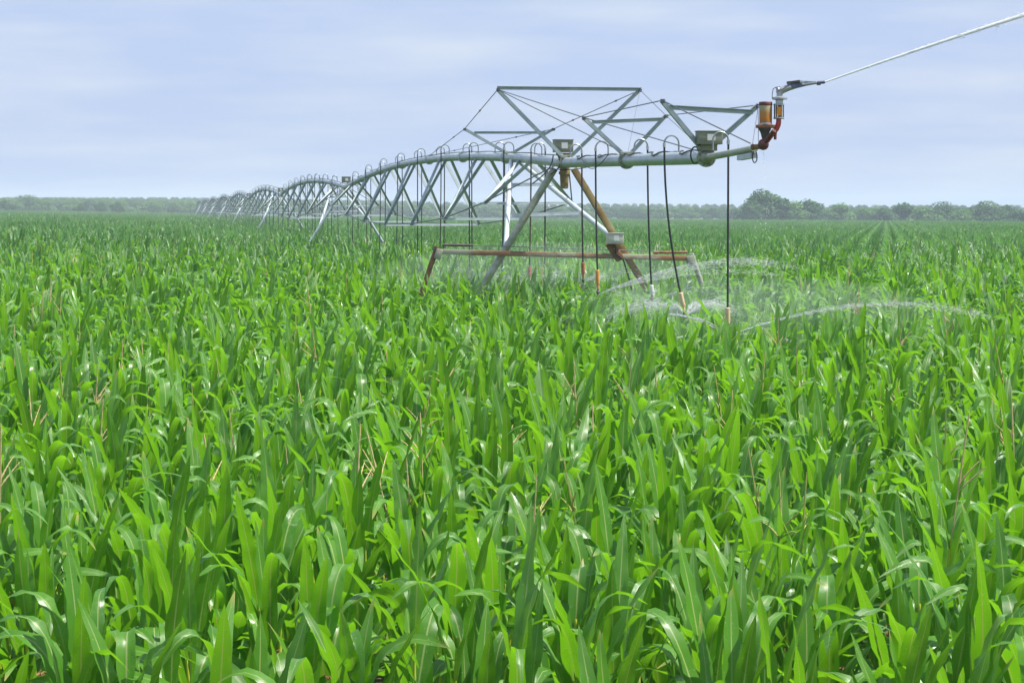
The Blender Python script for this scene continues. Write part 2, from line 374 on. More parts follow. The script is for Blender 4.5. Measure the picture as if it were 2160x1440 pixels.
# ------------------------------------------------------------------ irrigation machine
D1 = 43.0
VPX = 335.0
SLOPE = (VPX - CX) / F_PX
U = Vector((SLOPE, 1, 0)).normalized()               # along the pipeline, away from the camera
P = Vector((U.y, -U.x, 0))                           # square to it, to the right
RZ = math.atan2(-U.x, U.y)
T1 = at(1190, 345, D1); T1.z = 0
SPAN = 50.4; NSPAN = 8; RISE = 0.107
PIPE_Z = 3.80; PIPE_R = 0.084
def s_of_x(px):                                       # distance along the pipeline of a photo column, from the end tower
    return ((1190 - VPX) * D1 / (px - VPX) - D1) * math.hypot(SLOPE, 1)

def pipe_z(s):
    t = s / SPAN
    return PIPE_Z + RISE * t + 0.46 * 4 * t * (1 - t)

GZ = [ground_z(*(T1 + U * SPAN * n).xy) for n in range(NSPAN + 1)]

def u_neck(mb, s, zc, side, h=0.2, w=0.19, r=0.0115):
    """gooseneck over the pipe, square to it; returns the hose start"""
    pts = [(0.0, s, zc + PIPE_R - 0.01), (0.0, s, zc + PIPE_R + h * 0.55)]
    for k in range(1, 8):
        a = math.pi * k / 8
        pts.append((side * (w / 2 - math.cos(a) * w / 2), s, zc + PIPE_R + h * 0.55 + math.sin(a) * h * 0.5))
    pts += [(side * w, s, zc + PIPE_R + h * 0.55), (side * w, s, zc + PIPE_R + h * 0.15)]
    mb.tube(pts, r, 7)
    return Vector((side * w, s, zc + PIPE_R + h * 0.2))

def drop(parent, s, zc, side, bottom, mat='hose', weight='tan', curve=0.0, wlen=0.26, r=0.013, dy=0.0):
    mb = MB(); top = u_neck(mb, s, zc, side)
    zb = bottom
    pts = []
    for k in range(9):
        t = k / 8
        pts.append((top.x + curve * t * t, s + dy * t * t, top.z + 0.06 + (zb - top.z - 0.06) * t))
    h = MB().tube(pts, r, 6).build('drop_hose', M[mat], parent, True)
    mb.build('gooseneck', M['neck'], h, True)
    MB().tube([(top.x, s, top.z + 0.02), (top.x, s, top.z + 0.075)], r * 1.5, 7).build('hose_clamp', M['cast'], h, True)
    e = Vector(pts[-1]); t = (e - Vector(pts[-2])).normalized()
    if weight:
        wm = MB().tube([e - t * 0.02, e - t * 0.012, e + t * wlen * 0.55, e + t * wlen * 0.72, e + t * wlen * 0.74, e + t * wlen], [0.02, 0.03, 0.032, 0.03, 0.02, 0.018], 9)
        wm.build('hose_weight', M[weight], h, True)
        MB().tube([e + t * wlen, e + t * (wlen + 0.03), e + t * (wlen + 0.05), e + t * (wlen + 0.09)], [0.014, 0.022, 0.03, 0.012], 8).build('spray_nozzle', M['darkcast'], h, True)
    return e + t * (wlen + 0.08)

NODES = [(k + 0.5) * SPAN / 7 + (0.6 if k == 0 else -0.6 if k == 6 else 0) for k in range(7)]
def node_z(s):
    t = s / SPAN
    return pipe_z(s) - (0.18 + 1.46 * (4 * t * (1 - t)) ** 0.72)

def truss(parent, rng):
    mb = MB(); mb.tube([(0, SPAN * k / 28, pipe_z(SPAN * k / 28)) for k in range(29)], PIPE_R, 14)
    pipe = mb.build('pipe', M['galv'], parent, True)
    for k in range(1, 7):
        s = SPAN * k / 7; z = pipe_z(s)
        MB().tube([(0, s - 0.022, z), (0, s - 0.02, z), (0, s + 0.02, z), (0, s + 0.022, z)], [0.1, 0.125, 0.125, 0.1], 16).build('flange', M['galv'], pipe, True)
    for s in NODES:
        zn = node_z(s)
        for sd in (-1, 1):
            for ds in (-0.72, 0.72):
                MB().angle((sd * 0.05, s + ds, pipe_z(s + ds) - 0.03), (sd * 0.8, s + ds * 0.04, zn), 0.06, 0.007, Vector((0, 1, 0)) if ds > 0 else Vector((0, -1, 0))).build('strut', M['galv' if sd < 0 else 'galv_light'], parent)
        MB().angle((-0.83, s, zn), (0.83, s, zn), 0.05, 0.006, Vector((0, 0, 1))).build('cross_spreader', M['galv_light'], parent)
    for sd in (-1, 1):
        pts = [(sd * 0.12, 0.3, pipe_z(0) - 0.05)] + [(sd * 0.8, s, node_z(s) + 0.02) for s in NODES] + [(sd * 0.12, SPAN - 0.3, pipe_z(SPAN) - 0.05)]
        MB().tube(pts, 0.013, 6).build('truss_rod', M['cable'], parent)
    # electric cable lying in waves along the top
    pts = [(0.03 * math.sin(s * 2.1), s, pipe_z(s) + PIPE_R + 0.012 + 0.012 * abs(math.sin(s * 1.1))) for s in np.arange(0.2, SPAN, 0.45)]
    MB().tube(pts, 0.010, 5).build('power_cable', M['hose'], parent, True)

def hoses(parent, rng, start=2.6):
    k = 0; s = start
    while s < SPAN - 1.5:
        drop(parent, s, pipe_z(s), -1 if k % 2 else 1, 1.45 + rng.uniform(-0.12, 0.12) + RISE * s / SPAN, 'hose', 'tan' if rng.random() < 0.6 else 'redweight', rng.uniform(-0.06, 0.06), dy=rng.uniform(-0.1, 0.1))
        s += 2.75; k += 1

def ctrl_box(parent, c, size, mat='box_paint', sticker=True, name='control_box'):
    b = MB().box(c, size).build(name, M[mat], parent, True, bevel=0.006)
    MB().box((c[0], c[1], c[2] + size[2] / 2 + 0.005), (size[0] * 1.06, size[1] * 1.08, 0.012)).build('lid', M[mat], b, True, bevel=0.003)
    if sticker:
        MB().box((c[0] + size[0] * 0.03, c[1] - size[1] / 2 - 0.002, c[2] + size[2] * 0.05), (size[0] * 0.33, 0.004, size[2] * 0.5)).build('sticker', M['sticker'], b)
    return b

def wheel(parent, x):
    r = 0.58; pts = []
    t = MB()
    prof = [(r * 0.62, -0.13), (r * 0.86, -0.17), (r * 0.97, -0.14), (r, -0.07), (r, 0.07), (r * 0.97, 0.14), (r * 0.86, 0.17), (r * 0.62, 0.13)]
    n = 24; vs = []; fs = []
    for j in range(n):
        a = 2 * math.pi * j / n
        for q, w in prof: vs.append((x + math.cos(a) * q, w, r + math.sin(a) * q))
    m = len(prof)
    for j in range(n):
        for k in range(m):
            fs.append((j * m + k, j * m + (k + 1) % m, ((j + 1) % n) * m + (k + 1) % m, ((j + 1) % n) * m + k))
    t.add(vs, fs)
    for j in range(n):                                # chevron lugs
        a = 2 * math.pi * (j + 0.5) / n; sd = -1 if j % 2 else 1
        rot = Matrix.Rotation(-a, 3, 'Y') @ Matrix.Rotation(sd * 0.7, 3, 'X')
        t.box((x + math.cos(a) * (r + 0.008), sd * 0.06, r + math.sin(a) * (r + 0.008)), (0.03, 0.16, 0.035), rot)
    w = t.build('wheel', M['rubber'], parent, True)
    MB().tube([(x, -0.09, r), (x, -0.085, r), (x, 0.085, r), (x, 0.09, r)], [0.2, r * 0.63, r * 0.63, 0.2], 20).build('rim', M['galv_olive'], w, True)
    return w

def tower(parent, rusty):
    zp = PIPE_Z
    # A frame: front legs hang from the joint, rear legs from the pipe further in; each pair meets low down
    lm, rm = ('galv_olive', 'rust_leg') if rusty else ('galv_light', 'galv')
    zb = 2.28 if rusty else 1.2                                         # base beam height
    foot = {}
    for sd in (-1, 1):
        top = Vector((sd * 0.16, 0.0, zp - 0.10)); low = Vector((sd * 1.98, 0.0, 0.75))
        mat = lm if sd < 0 else rm
        if sd < 0 or not rusty: MB().tube([top, low], 0.06 if rusty else 0.05, 10).build('leg', M[mat], parent, True)
        else: MB().bar(top, low, 0.11, 0.075, Vector((0, 1, 0))).build('leg', M[mat], parent, True, bevel=0.008)
        q = top.lerp(low, 0.44 if sd < 0 else 0.40); foot[sd] = q
        rt = Vector((sd * 0.07, 6.0, pipe_z(6.0) - 0.06))
        MB().tube([rt, Vector((q.x, 0.07, q.z))], 0.043, 10).build('rear_leg', M['galv_light'], parent, True)
    for z in (0.30, 0.66):
        a = Vector((-0.07, 6.0, pipe_z(6.0) - 0.06)).lerp(foot[-1], z); b = Vector((0.07, 6.0, pipe_z(6.0) - 0.06)).lerp(foot[1], z + 0.02)
        MB().angle(a + Vector((-0.06, 0, 0)), b + Vector((0.06, 0, 0)), 0.06, 0.006, Vector((0, 0, 1))).build('cross_brace', M['galv_light'], parent)
    tilt = 0.06 if rusty else 0.0
    a, b = Vector((-2.08, -0.10, zb + tilt)), Vector((2.08, -0.10, zb - tilt))
    beam = MB().bar(a, b, 0.085, 0.085).build('base_beam', M['rust_beam' if rusty else 'galv_light'], parent, True, bevel=0.006)
    MB().tube([a + Vector((0.05, -0.02, 0.11)), a + Vector((0.55, -0.02, 0.10))], 0.022, 8).build('gear_motor_shaft', M['darkcast'], beam, True)
    MB().tube([a + Vector((0.55, -0.02, 0.10)), b + Vector((-0.05, -0.02, 0.10))], 0.006, 5).build('drive_shaft', M['cable'], beam)
    MB().tube([b + Vector((-0.6, -0.02, 0.10)), b + Vector((-0.03, -0.02, 0.10))], 0.022, 8).build('gear_motor_shaft', M['rust'], beam, True)
    for e, sd in ((a, -1), (b, 1)):
        MB().box(e + Vector((sd * 0.02, 0, -0.04)), (0.11, 0.13, 0.17), Matrix.Rotation(-sd * 0.3, 3, 'Y')).build('end_bracket', M['galv_olive'], beam, True, bevel=0.01)
        MB().tube([e + Vector((sd * 0.04, 0, 0.08)), Vector((sd * 2.72, -0.05, 0.62))], 0.042, 10).build('wheel_leg', M['rust' if (rusty and sd < 0) else 'galv_olive'], parent, True)
        wheel(parent, sd * 2.75)
    MB().bar((-2.7, 0, 0.72), (2.7, 0, 0.72), 0.1, 0.1).build('wheel_beam', M['galv_olive'], parent, True, bevel=0.006)
    # joint, tower box
    MB().tube([(0, -0.26, zp), (0, -0.25, zp), (0, 0.25, zp), (0, 0.26, zp)], [0.08, 0.10, 0.10, 0.08], 16).build('pipe_joint', M['galv_olive'], parent, True)
    ctrl_box(parent, (-0.02 if rusty else 0.0, 0.0, zp + 0.27), (0.31, 0.24, 0.2))

RNG = random.Random(5)
TOWER_LAB = ['first pipe span of the irrigation line, on the tower with rusty leg and base beam',
             'second arched pipe span of the irrigation line, behind the rusty tower, with galvanised tower',
             'third arched pipe span along the irrigation line counted from the rusty tower',
             'fourth arched pipe span along the irrigation line counted from the rusty tower',
             'fifth small distant pipe span of the irrigation line counted from the rusty tower',
             'sixth small distant pipe span of the irrigation line counted from the rusty tower',
             'seventh tiny distant pipe span of the irrigation line counted from the rusty tower',
             'last and tiniest pipe span of the irrigation line, eighth from the rusty tower']
GRP = 'spans of the irrigation line'
spans = []
def span_root(n):
    p = T1 + U * SPAN * n
    return thing('irrigation_span', (p.x, p.y, RISE * n), TOWER_LAB[n], 'irrigation', GRP, RZ)
s0 = span_root(0)
truss(s0, RNG)
s1 = span_root(1)
for ch in list(s0.children): copy_tree(ch, s1)
tower(s0, True); tower(s1, False); hoses(s1, RNG, 2.0)
hoses(s0, RNG, 3.4)
for n in range(2, NSPAN):
    r = span_root(n)
    for ch in list(s1.children): copy_tree(ch, r)

# extra fittings of the rusty tower
MB().tube([(0, -0.02, PIPE_Z - 0.08), (0, -0.02, PIPE_Z - 0.14), (0, -0.02, PIPE_Z - 0.145), (0, -0.02, PIPE_Z - 0.19), (0, -0.02, PIPE_Z - 0.2), (0, -0.02, PIPE_Z - 0.42), (0, -0.02, PIPE_Z - 0.43)],
          [0.07, 0.075, 0.095, 0.095, 0.075, 0.066, 0.05], 14).build('sand_trap', M['rust_leg'], s0, True)
MB().tube([(0, -0.02, PIPE_Z - 0.1), (0, -0.02, PIPE_Z - 0.02), (0, -0.02, PIPE_Z + 0.07), (0, -0.02, PIPE_Z + 0.155)], [0.10, 0.085, 0.085, 0.15], 4).build('collector_hopper', M['rust_leg'], s0)
bx = ctrl_box(s0, (0.80, -0.30, 2.55), (0.26, 0.2, 0.17), 'box_pale', True, 'drive_box')
MB().tube([(0.8, -0.3, 2.45), (0.82, -0.28, 2.3), (0.95, -0.25, 2.2), (1.05, -0.22, 1.9), (1.1, -0.2, 1.7)], 0.014, 6).build('drive_cable', M['hose'], s0, True)
MB().bar((0.72, -0.16, 2.48), (0.92, -0.16, 2.2), 0.13, 0.16, Vector((0, 1, 0))).build('gearbox', M['rust'], s0, True, bevel=0.01)
for (x0, z0, x1, z1) in ((-0.2, 0.12, -0.55, -0.35), (-0.12, 0.1, -0.25, -0.2)):
    pts = [Vector((x0, -0.12, PIPE_Z + z0)).lerp(Vector((x1, -0.14, PIPE_Z + z1)), k / 8) + Vector((0.09 * math.sin(math.pi * k / 8), 0, 0)) for k in range(9)]
    MB().tube(pts, 0.011, 5).build('control_cable', M['hose'], s0, True)
pts = [(-0.45 + 0.9 * k / 14, -0.11 - 0.03 * math.sin(k), PIPE_Z - 0.06 - 0.06 * math.sin(math.pi * k / 14)) for k in range(15)]
MB().tube(pts, 0.008, 5).build('control_cable', M['hose'], s0, True)

def local(p):                                          # world point -> coordinates of the end tower
    q = p - Vector((T1.x, T1.y, 0)); return Vector((q.dot(P), q.dot(U), q.z))
def atl(px, py, s=None):
    """point on the upright plane square to the pipeline at distance s"""
    sx = s_of_x(px) if s is None else s
    d = D1 + sx / math.hypot(SLOPE, 1)
    for _ in range(6):
        q = local(at(px, py, d)); d += (sx - q.y)
    return local(at(px, py, d))

# ---- overhanging end boom
boom = thing('end_boom', (T1.x, T1.y, 0), 'overhanging pipe boom with cable-stayed V masts beyond the rusty tower', 'irrigation', None, RZ)
S_FL = s_of_x(1490); S_MID = s_of_x(1322); S_END = s_of_x(1592)
def boom_z(s): return PIPE_Z - 0.014 * (-s) if s > S_FL else PIPE_Z - 0.014 * (-S_FL) + 0.045 * ((S_FL - s) / (S_FL - S_END))
big = MB().tube([(0, -0.2 + (S_FL + 0.2) * k / 8, boom_z(-0.2 + (S_FL + 0.2) * k / 8)) for k in range(9)], PIPE_R, 16).build('boom_pipe', M['galv'], boom, True)
for s in (S_MID, S_FL):
    r_ = 0.125 if s == S_MID else 0.118
    MB().tube([(0, s - 0.03, boom_z(s)), (0, s - 0.025, boom_z(s)), (0, s + 0.025, boom_z(s)), (0, s + 0.03, boom_z(s))], [r_ * .8, r_, r_, r_ * .8], 20).build('flange', M['galv_olive'], big, True)
    for j in range(8):
        a = 2 * math.pi * (j + .5) / 8
        MB().tube([(math.cos(a) * r_ * .82, s - 0.045, boom_z(s) + math.sin(a) * r_ * .82), (math.cos(a) * r_ * .82, s + 0.045, boom_z(s) + math.sin(a) * r_ * .82)], 0.010, 6).build('bolt', M['cable'], big)
MB().tube([(0, S_FL, boom_z(S_FL)), (0, S_FL - 0.06, boom_z(S_FL)), (0, S_FL - 0.12, boom_z(S_FL))], [0.085, 0.08, 0.042], 16).build('reducer', M['galv_olive'], big, True)
sm = MB().tube([(0, S_FL - 0.1, boom_z(S_FL)), (0, S_END, boom_z(S_END))], 0.042, 12).build('end_pipe', M['galv_olive'], boom, True)
MB().bar((0.0, S_END + 0.75, boom_z(S_END + 0.75) - 0.075), (0.0, S_END + 0.05, boom_z(S_END) - 0.075), 0.07, 0.06).build('trough', M['galv'], boom)

def mast(parent, s, base_z, lt, rt, bl, br, w=0.06):
    """V mast square to the pipe; lt, rt arm tips, bl, br ends of its bar, all as photo pixels"""
    L_, R_ = atl(*lt, s), atl(*rt, s)
    MB().angle((-0.06, s, base_z), L_, w, 0.007, Vector((0, -1, 0))).build('mast_arm', M['galv'], parent)
    MB().angle((0.06, s, base_z), R_, w, 0.007, Vector((0, -1, 0))).build('mast_arm', M['galv'], parent)
    a, b = atl(*bl, s), atl(*br, s)
    a.y -= 0.045; b.y -= 0.045
    MB().angle(a, b, w * 0.85, 0.006, Vector((0, -1, 0))).build('mast_bar', M['galv'], parent)
    MB().box((0, s, base_z), (0.2, 0.1, 0.05)).build('mast_foot', M['galv_olive'], parent, bevel=0.005)
    for q in (L_, R_): MB().box(q + Vector((0, -0.02, -0.01)), (0.05, 0.06, 0.05)).build('cable_bracket', M['cable'], parent, bevel=0.004)
    return L_, R_
SB = s_of_x(1075)
AL, AR = mast(boom, -0.28, PIPE_Z + 0.09, (1050, 189), (1350, 190), (1048, 186), (1352, 189), 0.065)
BL, BR = mast(s0, SB, pipe_z(SB) + 0.09, (980, 272), (1168, 272), (1000, 280), (1150, 280), 0.055)
CL, CR = mast(boom, S_MID, boom_z(S_MID) + 0.10, (1231, 248), (1405, 244), (1248, 258), (1398, 252), 0.06)
DL, DR = mast(boom, S_FL, boom_z(S_FL) + 0.12, (1397, 212), (1600, 222), (1412, 227), (1588, 237), 0.065)
SF = s_of_x(905)
def cable(a, b, r=0.0075, sag=0.0, knots=0):
    a, b = Vector(a), Vector(b)
    c = MB().tube([a.lerp(b, k / 6) + Vector((0, 0, -sag * math.sin(math.pi * k / 6))) for k in range(7)], r, 5).build('stay_cable', M['cable'], boom)
    for k in range(knots):
        q = a.lerp(b, (k + 0.5) / knots)
        t = (b - a).normalized()
        MB().tube([q - t * 0.04, q + t * 0.04], r * 2.4, 6).build('cable_clip', M['cable'], c)
pf = (0, SF, pipe_z(SF) + 0.09)
cable(pf, BL, knots=2); cable(BL, AL, knots=1); cable(pf, BR, knots=2); cable(BR, AR, knots=2)
cable(AL, CL); cable(AL, (0, S_MID + 0.1, boom_z(S_MID) + 0.1)); cable(AR, CR, 0.006); cable(AR, (0.02, S_MID, boom_z(S_MID) + 0.12), 0.004)
cable(CL, DL); cable(CR, DR); cable(CL, (-0.08, S_FL + 0.1, boom_z(S_FL) + 0.08)); cable(CR, (-0.05, S_FL + 0.05, boom_z(S_FL) + 0.12), 0.005)
cable(DL, (-0.02, S_END + 0.12, boom_z(S_END) + 0.06)); cable(DR, (0.0, S_END + 0.1, boom_z(S_END) + 0.05), 0.005)
bb = ctrl_box(boom, (0.02, S_FL - 0.06, boom_z(S_FL) + 0.235), (0.30, 0.2, 0.155))
MB().box((0.02, S_FL - 0.02, boom_z(S_FL) + 0.125), (0.2, 0.13, 0.09)).build('box_bracket', M['box_paint'], boom, bevel=0.004)
lp = [Vector((-0.13 + 0.055 * math.sin(a), S_FL + 0.04, boom_z(S_FL) + 0.03 + 0.1 * math.cos(a))) for a in np.linspace(0.5, 2 * math.pi + 0.3, 20)]
MB().tube(lp + [Vector((-0.06, S_FL, boom_z(S_FL) + 0.17))], 0.010, 6).build('cable_loop', M['hose'], boom, True)
lp = [Vector((0.03 * math.sin(a), S_END + 0.02 - 0.01 * a, boom_z(S_END) - 0.09 + 0.07 * math.cos(a))) for a in np.linspace(0.2, 5.6, 16)]
MB().tube(lp, 0.007, 5).build('cable_loop', M['hose'], boom, True)
# power cable winding along the boom
pts = []
for k in range(90):
    s = -0.4 + (S_FL + 0.7) * k / 89
    a = math.pi / 2 + 0.75 * math.sin(k * 0.36) + 0.35 * math.sin(k * 0.83)
    pts.append((-math.cos(a) * (PIPE_R + 0.012), s, boom_z(s) + math.sin(a) * (PIPE_R + 0.014)))
MB().tube(pts, 0.011, 5).build('power_cable', M['hose'], boom, True)
pts = [(-0.10 - 0.03 * math.sin(math.pi * k / 12), s_of_x(1240) + (s_of_x(1298) - s_of_x(1240)) * k / 12, boom_z(-3) + 0.07 - 0.19 * math.sin(math.pi * k / 12)) for k in range(13)]
MB().tube(pts, 0.007, 5).build('hanging_wire', M['hose'], boom, True)
NOZ = {}
for key, px, side, bot, mat, wt, cv, wl, dy in (
        ('a', 1143, -1, (1143, 566), 'hose_brown', 'redweight', -0.03, 0.2, 0), ('b', 1203, 1, (1229, 556), 'hose', 'redweight', 0.02, 0.22, 0), ('c', 1283, -1, (1257, 572), 'hose', 'orange', 0.03, 0.26, 0),
        ('d', 1338, 1, (1371, 604), 'hose', 'pale', 0.06, 0.12, 0), ('e', 1432, -1, (1438, 620), 'hose', 'tan', 0.22, 0.22, 0), ('f', 1504, 1, (1535, 652), 'hose', 'tan', 0.0, 0.24, 0)):
    s = s_of_x(px); zc = pipe_z(s) if s > 0 else boom_z(s)
    NOZ[key] = drop(boom, s, zc, side, atl(*bot, s).z, mat, wt, cv, wl, 0.0135, dy)

# ---- booster pump and end gun
DG = D1 + (S_END - 0.28) / math.hypot(SLOPE, 1)
def G(cx, cy, dz=0.0):                                 # place by position on the gun, real depth DG
    return at(1540 + cx / 7.2, 130 + cy / 7.2, DG + dz)
def rel(o, *pts): return [Vector(p) - o for p in pts]
MPP = DG / F_PX / 7.2                                  # metres for one unit of that measuring grid
pb = G(505, 1345)
pump = thing('booster_pump', pb, 'rust streaked booster pump with upright canister at the tip of the boom', 'pump')
def lathe(parent, name, mat, org, cx, prof, dz=0.0, n=18):
    pts = [G(cx, cy, dz) - org for cy, r in prof]
    return MB().tube(pts, [r * MPP for cy, r in prof], n).build(name, M[mat], parent, True)
can = lathe(pump, 'canister', 'canister', pb, 540, [(935, 80), (930, 97), (800, 98), (672, 98), (668, 96)])
lathe(pump, 'canister_cap', 'wine', pb, 540, [(670, 101), (662, 103), (628, 103), (616, 96), (612, 60)])
lathe(pump, 'clamp_ring', 'cast', pb, 538, [(965, 90), (958, 100), (935, 100), (930, 80)])
MB().bar(G(398, 985) - pb, G(672, 985) - pb, 0.14, 0.036).build('base_plate', M['rust'], pump, bevel=0.005)
lathe(pump, 'pump_housing', 'darkcast', pb, 528, [(1003, 96), (1035, 94), (1070, 72), (1110, 58), (1120, 58), (1180, 42), (1215, 42)])
MB().tube([G(505, 1175) - pb, G(505, 1190) - pb, G(505, 1215) - pb, G(505, 1260) - pb, G(505, 1305) - pb, G(505, 1335) - pb, G(505, 1345) - pb], [20 * MPP, 52 * MPP, 74 * MPP, 86 * MPP, 74 * MPP, 45 * MPP, 12 * MPP], 18).build('volute', M['wine'], pump, True)
MB().tube([G(318, 1300, 0.05) - pb, G(460, 1292, 0.02) - pb], 40 * MPP, 14).build('inlet_coupling', M['rust_leg'], pump, True)
MB().tube([G(330, 1300, 0.04) - pb, G(332, 1300, 0.04) - pb, G(362, 1298, 0.04) - pb, G(364, 1298, 0.04) - pb], [36 * MPP, 47 * MPP, 47 * MPP, 36 * MPP], 14).build('inlet_clamp', M['rust'], pump, True)
st = [G(520, 1240, -0.02) - pb, G(668, 1045, -0.14) - pb]
tb = MB().tube(st, 33 * MPP, 14, cap=False)
inn = [st[1], st[0].lerp(st[1], 0.2)]
tb.tube(inn, [27 * MPP, 26 * MPP], 14, cap=False)
vs0 = len(tb.v)
q0 = 14                                                # ring closing the wall at the mouth
for j in range(14): tb.f.append((14 + j, 14 + (j + 1) % 14, 28 + (j + 1) % 14, 28 + j))
tb.build('outlet_stub', M['wine'], pump, True)
MB().tube([G(430, 690, -0.02) - pb, G(424, 700, -0.03) - pb, G(430, 960, -0.03) - pb, G(430, 1210, -0.03) - pb], 5 * MPP, 5).build('sensing_wire', M['cable'], pump)
gb = G(700, 1100)
gun = thing('sprinkler_gun', gb, 'long barrelled sprinkler gun on a red elbow shooting a water jet', 'sprinkler')
MB().tube([p - gb for p in (G(560, 1210), G(620, 1130), G(668, 1070), G(705, 1020), G(728, 970), G(738, 920), G(738, 868))], [38 * MPP, 38 * MPP, 39 * MPP, 42 * MPP, 42 * MPP, 41 * MPP, 38 * MPP], 14).build('red_elbow', M['red'], gun, True)
MB().tube([G(690, 1080) - gb, G(684, 1185) - gb], 22 * MPP, 10).build('drain_stub', M['wine'], gun, True)
v = lathe(gun, 'valve_body', 'darkcast', gb, 742, [(845, 55), (842, 72), (672, 72), (668, 60)])
MB().box(G(742, 755, -74 * MPP) - gb, (66 * MPP, 8 * MPP, 130 * MPP)).build('orange_plate', M['orange_plate'], v, bevel=0.001)
for xx in (690, 720, 790): MB().tube([G(xx, 850, -70 * MPP) - gb, G(xx, 665, -70 * MPP) - gb], 7 * MPP, 6).build('tie_rod', M['pale'], v)
for cy in (858, 655): lathe(gun, 'valve_flange', 'cast', gb, 742, [(cy + 12, 70), (cy + 10, 84), (cy - 8, 84), (cy - 10, 70)])
for xx in (672, 812): MB().tube([G(xx, 875) - gb, G(xx, 640) - gb], 7 * MPP, 6).build('flange_bolt', M['cable'], gun)
lathe(gun, 'swivel_bearing', 'pale', gb, 748, [(640, 52), (636, 58), (585, 58), (580, 50)])
fl = lathe(gun, 'swivel_flange', 'cast', gb, 748, [(578, 90), (574, 112), (548, 112), (544, 90), (530, 60)])
MB().box(G(850, 565) - gb, (30 * MPP, 0.03, 26 * MPP)).build('stop_lug', M['cast'], fl, bevel=0.002)
br = MB().tube([p - gb for p in (G(752, 540), G(750, 500), G(760, 465), G(800, 430), G(900, 392), G(1020, 365), G(1160, 340), G(1290, 322), G(1330, 320))],
               [46 * MPP, 46 * MPP, 52 * MPP, 54 * MPP, 50 * MPP, 40 * MPP, 31 * MPP, 25 * MPP, 22 * MPP], 14).build('barrel', M['cast'], gun, True)
MB().tube([p - gb for p in (G(735, 470), G(728, 410), G(722, 385))], [40 * MPP, 30 * MPP, 14 * MPP], 12).build('elbow_horn', M['cast'], gun, True)
vs = [G(x, y, dz) - gb for dz in (-0.035, 0.035) for x, y in ((915, 335), (1075, 330), (1150, 365), (1010, 400), (935, 405))]
MB().add(vs, [(4, 3, 2, 1, 0), (5, 6, 7, 8, 9)] + [(i, (i + 1) % 5, (i + 1) % 5 + 5, i + 5) for i in range(5)]).build('counterweight', M['bluecap'], gun, bevel=0.003)
MB().bar(G(860, 325, -0.02) - gb, G(1060, 300, -0.02) - gb, 0.035, 40 * MPP).build('drive_arm', M['darkcast'], gun, bevel=0.003)
MB().bar(G(1040, 298, -0.02) - gb, G(1310, 308, -0.01) - gb, 0.014, 18 * MPP).build('arm_rod', M['cast'], gun, bevel=0.002)
MB().tube([G(1080, 305, -0.045) - gb, G(1080, 305, 0.0) - gb], 20 * MPP, 12).build('pivot_boss', M['pale'], gun, True)
MB().tube([G(1310, 322) - gb, G(1316, 322) - gb, G(1436, 314) - gb, G(1440, 314) - gb], [18 * MPP, 25 * MPP, 23 * MPP, 16 * MPP], 12).build('muzzle', M['bluecap'], gun, True)
MB().box(G(1345, 345, -0.01) - gb, (60 * MPP, 0.03, 30 * MPP)).build('deflector_spoon', M['darkcast'], gun, bevel=0.002)
MB().tube([p - gb for p in (G(640, 560, -0.03), G(640, 500, -0.03), G(655, 415, -0.03), G(690, 395, -0.03), G(760, 380, -0.03))], 6 * MPP, 5).build('brake_linkage', M['darkcast'], gun)
MB().tube([p - gb for p in (G(690, 395, -0.03), G(720, 440, -0.035), G(780, 430, -0.05), G(900, 360, -0.05))], 6 * MPP, 5).build('brake_linkage', M['darkcast'], gun)
MUZZLE = G(1440, 312)

# ------------------------------------------------------------------ corn
def leaf_geo(rng, base, az, Ln, Wd, th0, th1, sb, sharp, twist, sway, wave, nseg, nac):
    s = np.linspace(0, 1, nseg + 1)
    sg = lambda q: 1 / (1 + np.exp(-(q - sb) * sharp))
    g = (sg(s) - sg(0)) / (sg(1) - sg(0))
    th = th0 + (th1 - th0) * (0.86 * g + 0.14 * s)
    azs = az + sway * s ** 2
    t = np.stack([np.sin(th) * np.cos(azs), np.sin(th) * np.sin(azs), np.cos(th)], 1)
    step = Ln / nseg
    pos = np.zeros((nseg + 1, 3)); pos[0] = base
    pos[1:] = np.asarray(base) + np.cumsum((t[:-1] + t[1:]) / 2 * step, 0)
    b = np.stack([-np.sin(azs), np.cos(azs), np.zeros_like(azs)], 1)
    n = np.cross(t, b)
    tw = (twist * s)[:, None]
    b, n = b * np.cos(tw) + n * np.sin(tw), n * np.cos(tw) - b * np.sin(tw)
    up = np.clip(s / 0.30, 0, 1); up = up * up * (3 - 2 * up)
    w = Wd / 2 * (0.42 + 0.58 * up) * np.clip(1 - s ** 2.7, 0, 1) ** 0.82
    w[-1] = Wd * 0.008
    foldk = rng.uniform(0.12, 0.42)
    fold = foldk * (1 - 0.8 * s) + 0.04
    c = np.linspace(-1, 1, nac + 1)
    f1, f2, p1, p2 = rng.uniform(3, 5.5), rng.uniform(3, 5.5), rng.uniform(0, 6), rng.uniform(0, 6)
    env = np.sin(np.pi * np.clip(s * 1.05, 0, 1)) ** 0.7
    V = np.zeros((nseg + 1, nac + 1, 3))
    for k, cc in enumerate(c):
        ph, fr = (p1, f1) if cc < 0 else (p2, f2)
        off = wave * abs(cc) ** 1.6 * np.sin(2 * np.pi * fr * s + ph) * env
        V[:, k] = pos + b * (cc * w * np.cos(fold))[:, None] + n * (abs(cc) * w * np.sin(fold) + off)[:, None]
    uv = np.stack(np.broadcast_arrays((c / 2 + 0.5)[None, :], s[:, None]), -1)
    m = nac + 1
    i, k = np.meshgrid(np.arange(nseg), np.arange(nac), indexing='ij')
    a = (i * m + k).ravel()
    F = np.stack([a, a + 1, a + m + 1, a + m], 1)
    return V.reshape(-1, 3), F, uv.reshape(-1, 2)

